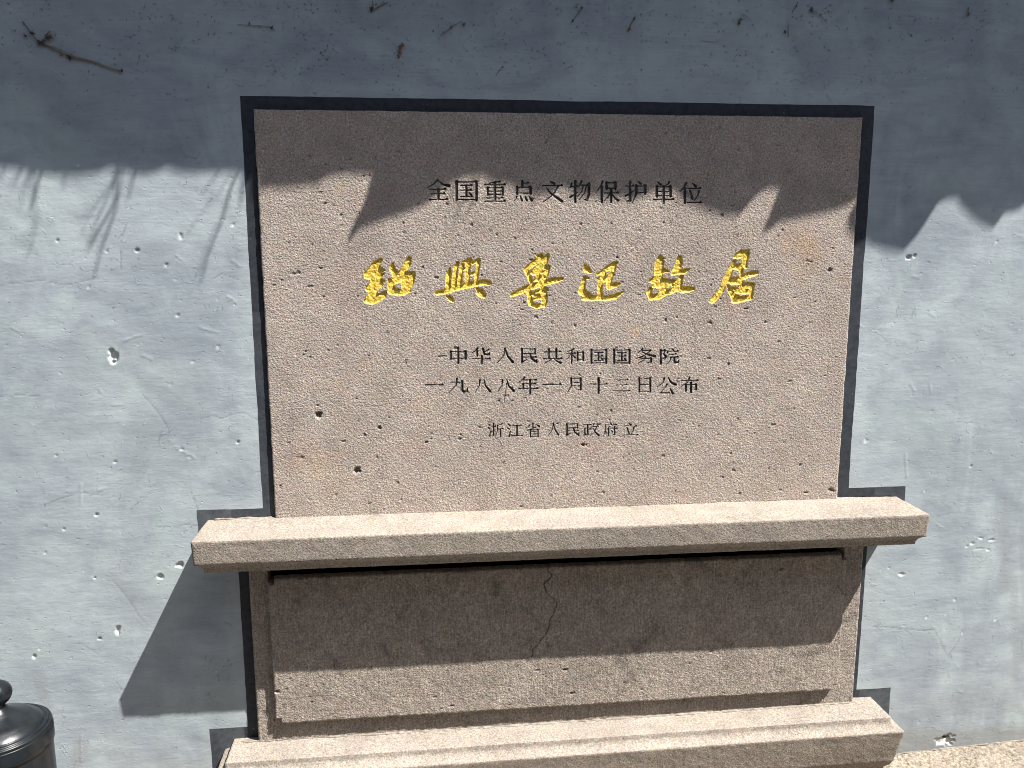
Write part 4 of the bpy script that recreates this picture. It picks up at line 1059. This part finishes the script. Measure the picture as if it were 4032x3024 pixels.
twig('dried_twig', 'faint upright twig near the top, right of the centre tufts', [([R2(1490, 150), R2(1520, 105), R2(1560, 55)], 2.2)], [(*R2(1555, 55), 12), (*R2(1500, 140), 10)])
twig('dried_twig', 'brown frayed twig leaning right, top of the wall right of centre', [([R2(1855, 205), R2(1880, 150), R2(1905, 105)], 4)], [(*R2(1862, 190), 12), (*R2(1895, 125), 9)])
twig('dried_twig', 'hair-thin twig lying low over the middle of the slab top', [([R2(1000, 492), R2(1045, 432)], 1.8)], [(*R2(1045, 435), 6)])
twig('dried_twig', 'short thick twig at the top edge, first of those over the slab right end', [([R3(708, 82), R3(746, 15)], 3.2)], [(*R3(735, 40), 8)])
twig('dried_twig', 'bent twig pointing down right beside the short thick one', [([R3(820, 60), R3(888, 98), R3(932, 152)], 2.4)], [(*R3(830, 65), 14), (*R3(890, 100), 8)])
twig('dried_twig', 'pale grey straight twig lying level over the right of the slab', [([R3(115, 260), R3(170, 264), R3(228, 266)], 2.6)], [], mat=m_pale)
twig('dried_tuft', 'rusty tuft with a fine upright stalk over the slab right end', [([R3(680, 150), R3(682, 235)], 1.8)], [(*R3(660, 208), 12)], cat='dried tuft')
twig('dried_tuft', 'loose rusty tuft above the pale level twig', [([R3(380, 90), R3(440, 130)], 1.6)], [(*R3(365, 150), 16), (*R3(375, 125), 9)], cat='dried tuft')
twig('dried_tuft', 'dark brown tuft nearest the top right corner of the wall', [([R3(1848, 50), R3(1845, 100)], 3)], [(*R3(1845, 95), 13)], cat='dried tuft')
twig('dried_tuft', 'tuft cut by the top edge above the slab right corner', [([R3(1345, 0), R3(1365, 10)], 3)], [(*R3(1355, 2), 14)], cat='dried tuft')

def debris(name, n, mat, seed, size, label):
    rr = random.Random(seed); V, F = [], []
    cl = [(rr.uniform(1100, 4000) if rr.random() < .8 else rr.uniform(0, 1200), abs(rr.gauss(0, 190))) for _ in range(n // 4)]
    for i in range(n):
        if rr.random() < .6:
            c = rr.choice(cl); u = c[0] + rr.gauss(0, 18); v_ = c[1] + rr.gauss(0, 14)
        else:
            u = rr.uniform(600, 4032) if rr.random() < .85 else rr.uniform(0, 900); v_ = abs(rr.gauss(0, 210))
        if v_ < 0 or v_ > 640: continue
        if v_ > 370 and 930 < u < 3460: continue
        p0 = wp(u, v_, 0.0006)
        for k in range(rr.randint(2, 6)):
            a = rr.uniform(0, 6.28); L = size * MM * rr.uniform(.5, 1.6)
            p1 = (p0[0] + L * math.cos(a), -rr.uniform(.0006, .0022), p0[2] + L * math.sin(a))
            tube(V, F, [p0, p1], [size * .16 * MM, size * .07 * MM], 3)
    o = link_mesh(name, V, F, mat); tag(o, label, 'debris', kind='stuff')
debris('dried_creeper_specks', 520, m_debris, 3, 2.7, 'dark dried creeper specks scattered over the shaded top of the wall')
debris('pale_specks', 120, m_pale, 9, 1.6, 'tiny pale specks dotted over the shaded top of the wall')

# ================================================================== unseen house across the lane, added to block skylight and bounce
opp = empty('lane_light_blocker', (0.5, -3.2, GZ))
tag(opp, 'unseen grey house added behind the viewer to block skylight and bounce', 'house')
V, F = [], []
box(V, F, -9, 10, -6.5, -3.0, GZ - .02, 2.6)
link_mesh('wall', V, F, m_lane, opp)
V = [(-9.2, -2.72, 2.55), (10.2, -2.72, 2.55), (10.2, -4.7, 3.5), (-9.2, -4.7, 3.5)]; V += [(x, y, z + .06) for x, y, z in V]
F = [(0, 3, 2, 1), (4, 5, 6, 7), (0, 1, 5, 4), (1, 2, 6, 5), (2, 3, 7, 6), (3, 0, 4, 7)]
link_mesh('roof', V, F, m_tile, opp)

# ================================================================== BOLLARD
R_ = 0.10 / S
tax = FPX / (205 / R_)
c0 = ray(-5, 2868, tax)
bz = c0[2]
def lathe(name, prof_, mat, parent, n=72):
    V = [(c0[0] + r * math.cos(2 * math.pi * j / n), c0[1] + r * math.sin(2 * math.pi * j / n), z) for r, z in prof_ for j in range(n)]
    F = [(i * n + j, (i + 1) * n + j, (i + 1) * n + (j + 1) % n, i * n + (j + 1) % n) for i in range(len(prof_) - 1) for j in range(n)]
    return link_mesh(name, V, F, mat, parent, smooth=True)
bol = empty('bollard', (c0[0], c0[1], GZ))
tag(bol, 'glossy black metal bollard with domed cap and ball knob at the lower left corner', 'bollard')
u_ = R_ * 0.90
kr = 60 / 205 * R_
kz = bz + 0.72 * R_
kn = [(kr * math.sin(a), kz - kr * 0.86 * math.cos(a)) for a in np.linspace(0.55, math.pi, 22)]
cap = [(kr * .45, bz + 0.58 * u_), (kr * .55, bz + .50 * u_), (0.25 * u_, bz + 0.42 * u_), (0.36 * u_, bz + 0.345 * u_), (0.50 * u_, bz + 0.275 * u_), (0.66 * u_, bz + .20 * u_), (0.78 * u_, bz + 0.115 * u_), (0.845 * u_, bz + 0.055 * u_),
       (0.855 * u_, bz + 0.035 * u_), (0.875 * u_, bz + 0.030 * u_), (0.905 * u_, bz + .042 * u_), (0.93 * u_, bz + .030 * u_), (0.938 * u_, bz + .005 * u_), (0.95 * u_, bz - 0.005 * u_), (0.975 * u_, bz + .004 * u_), (0.998 * u_, bz - .012 * u_), (1.006 * u_, bz - .045 * u_),
       (1.0 * u_, bz - .075 * u_), (1.012 * u_, bz - .09 * u_), (1.02 * u_, bz - .13 * u_), (1.02 * u_, bz - .42 * u_), (0.985 * u_, bz - .43 * u_)]
def dense(p, k=3):
    p = np.array(p); t = np.arange(len(p)); tt = np.linspace(0, len(p) - 1, (len(p) - 1) * k + 1)
    return list(zip(np.interp(tt, t, p[:, 0]), np.interp(tt, t, p[:, 1])))
lathe('cap', dense(cap), m_iron, bol)
lathe('knob', kn, m_iron, bol)
lathe('post', [(0.985 * u_, bz - .40 * u_), (0.985 * u_, bz - .8 * u_), (0.99 * u_, GZ + .12), (1.03 * u_, GZ + .10), (1.25 * u_, GZ + .06), (1.3 * u_, GZ + .0), (1.3 * u_, GZ - .01)], m_iron, bol)
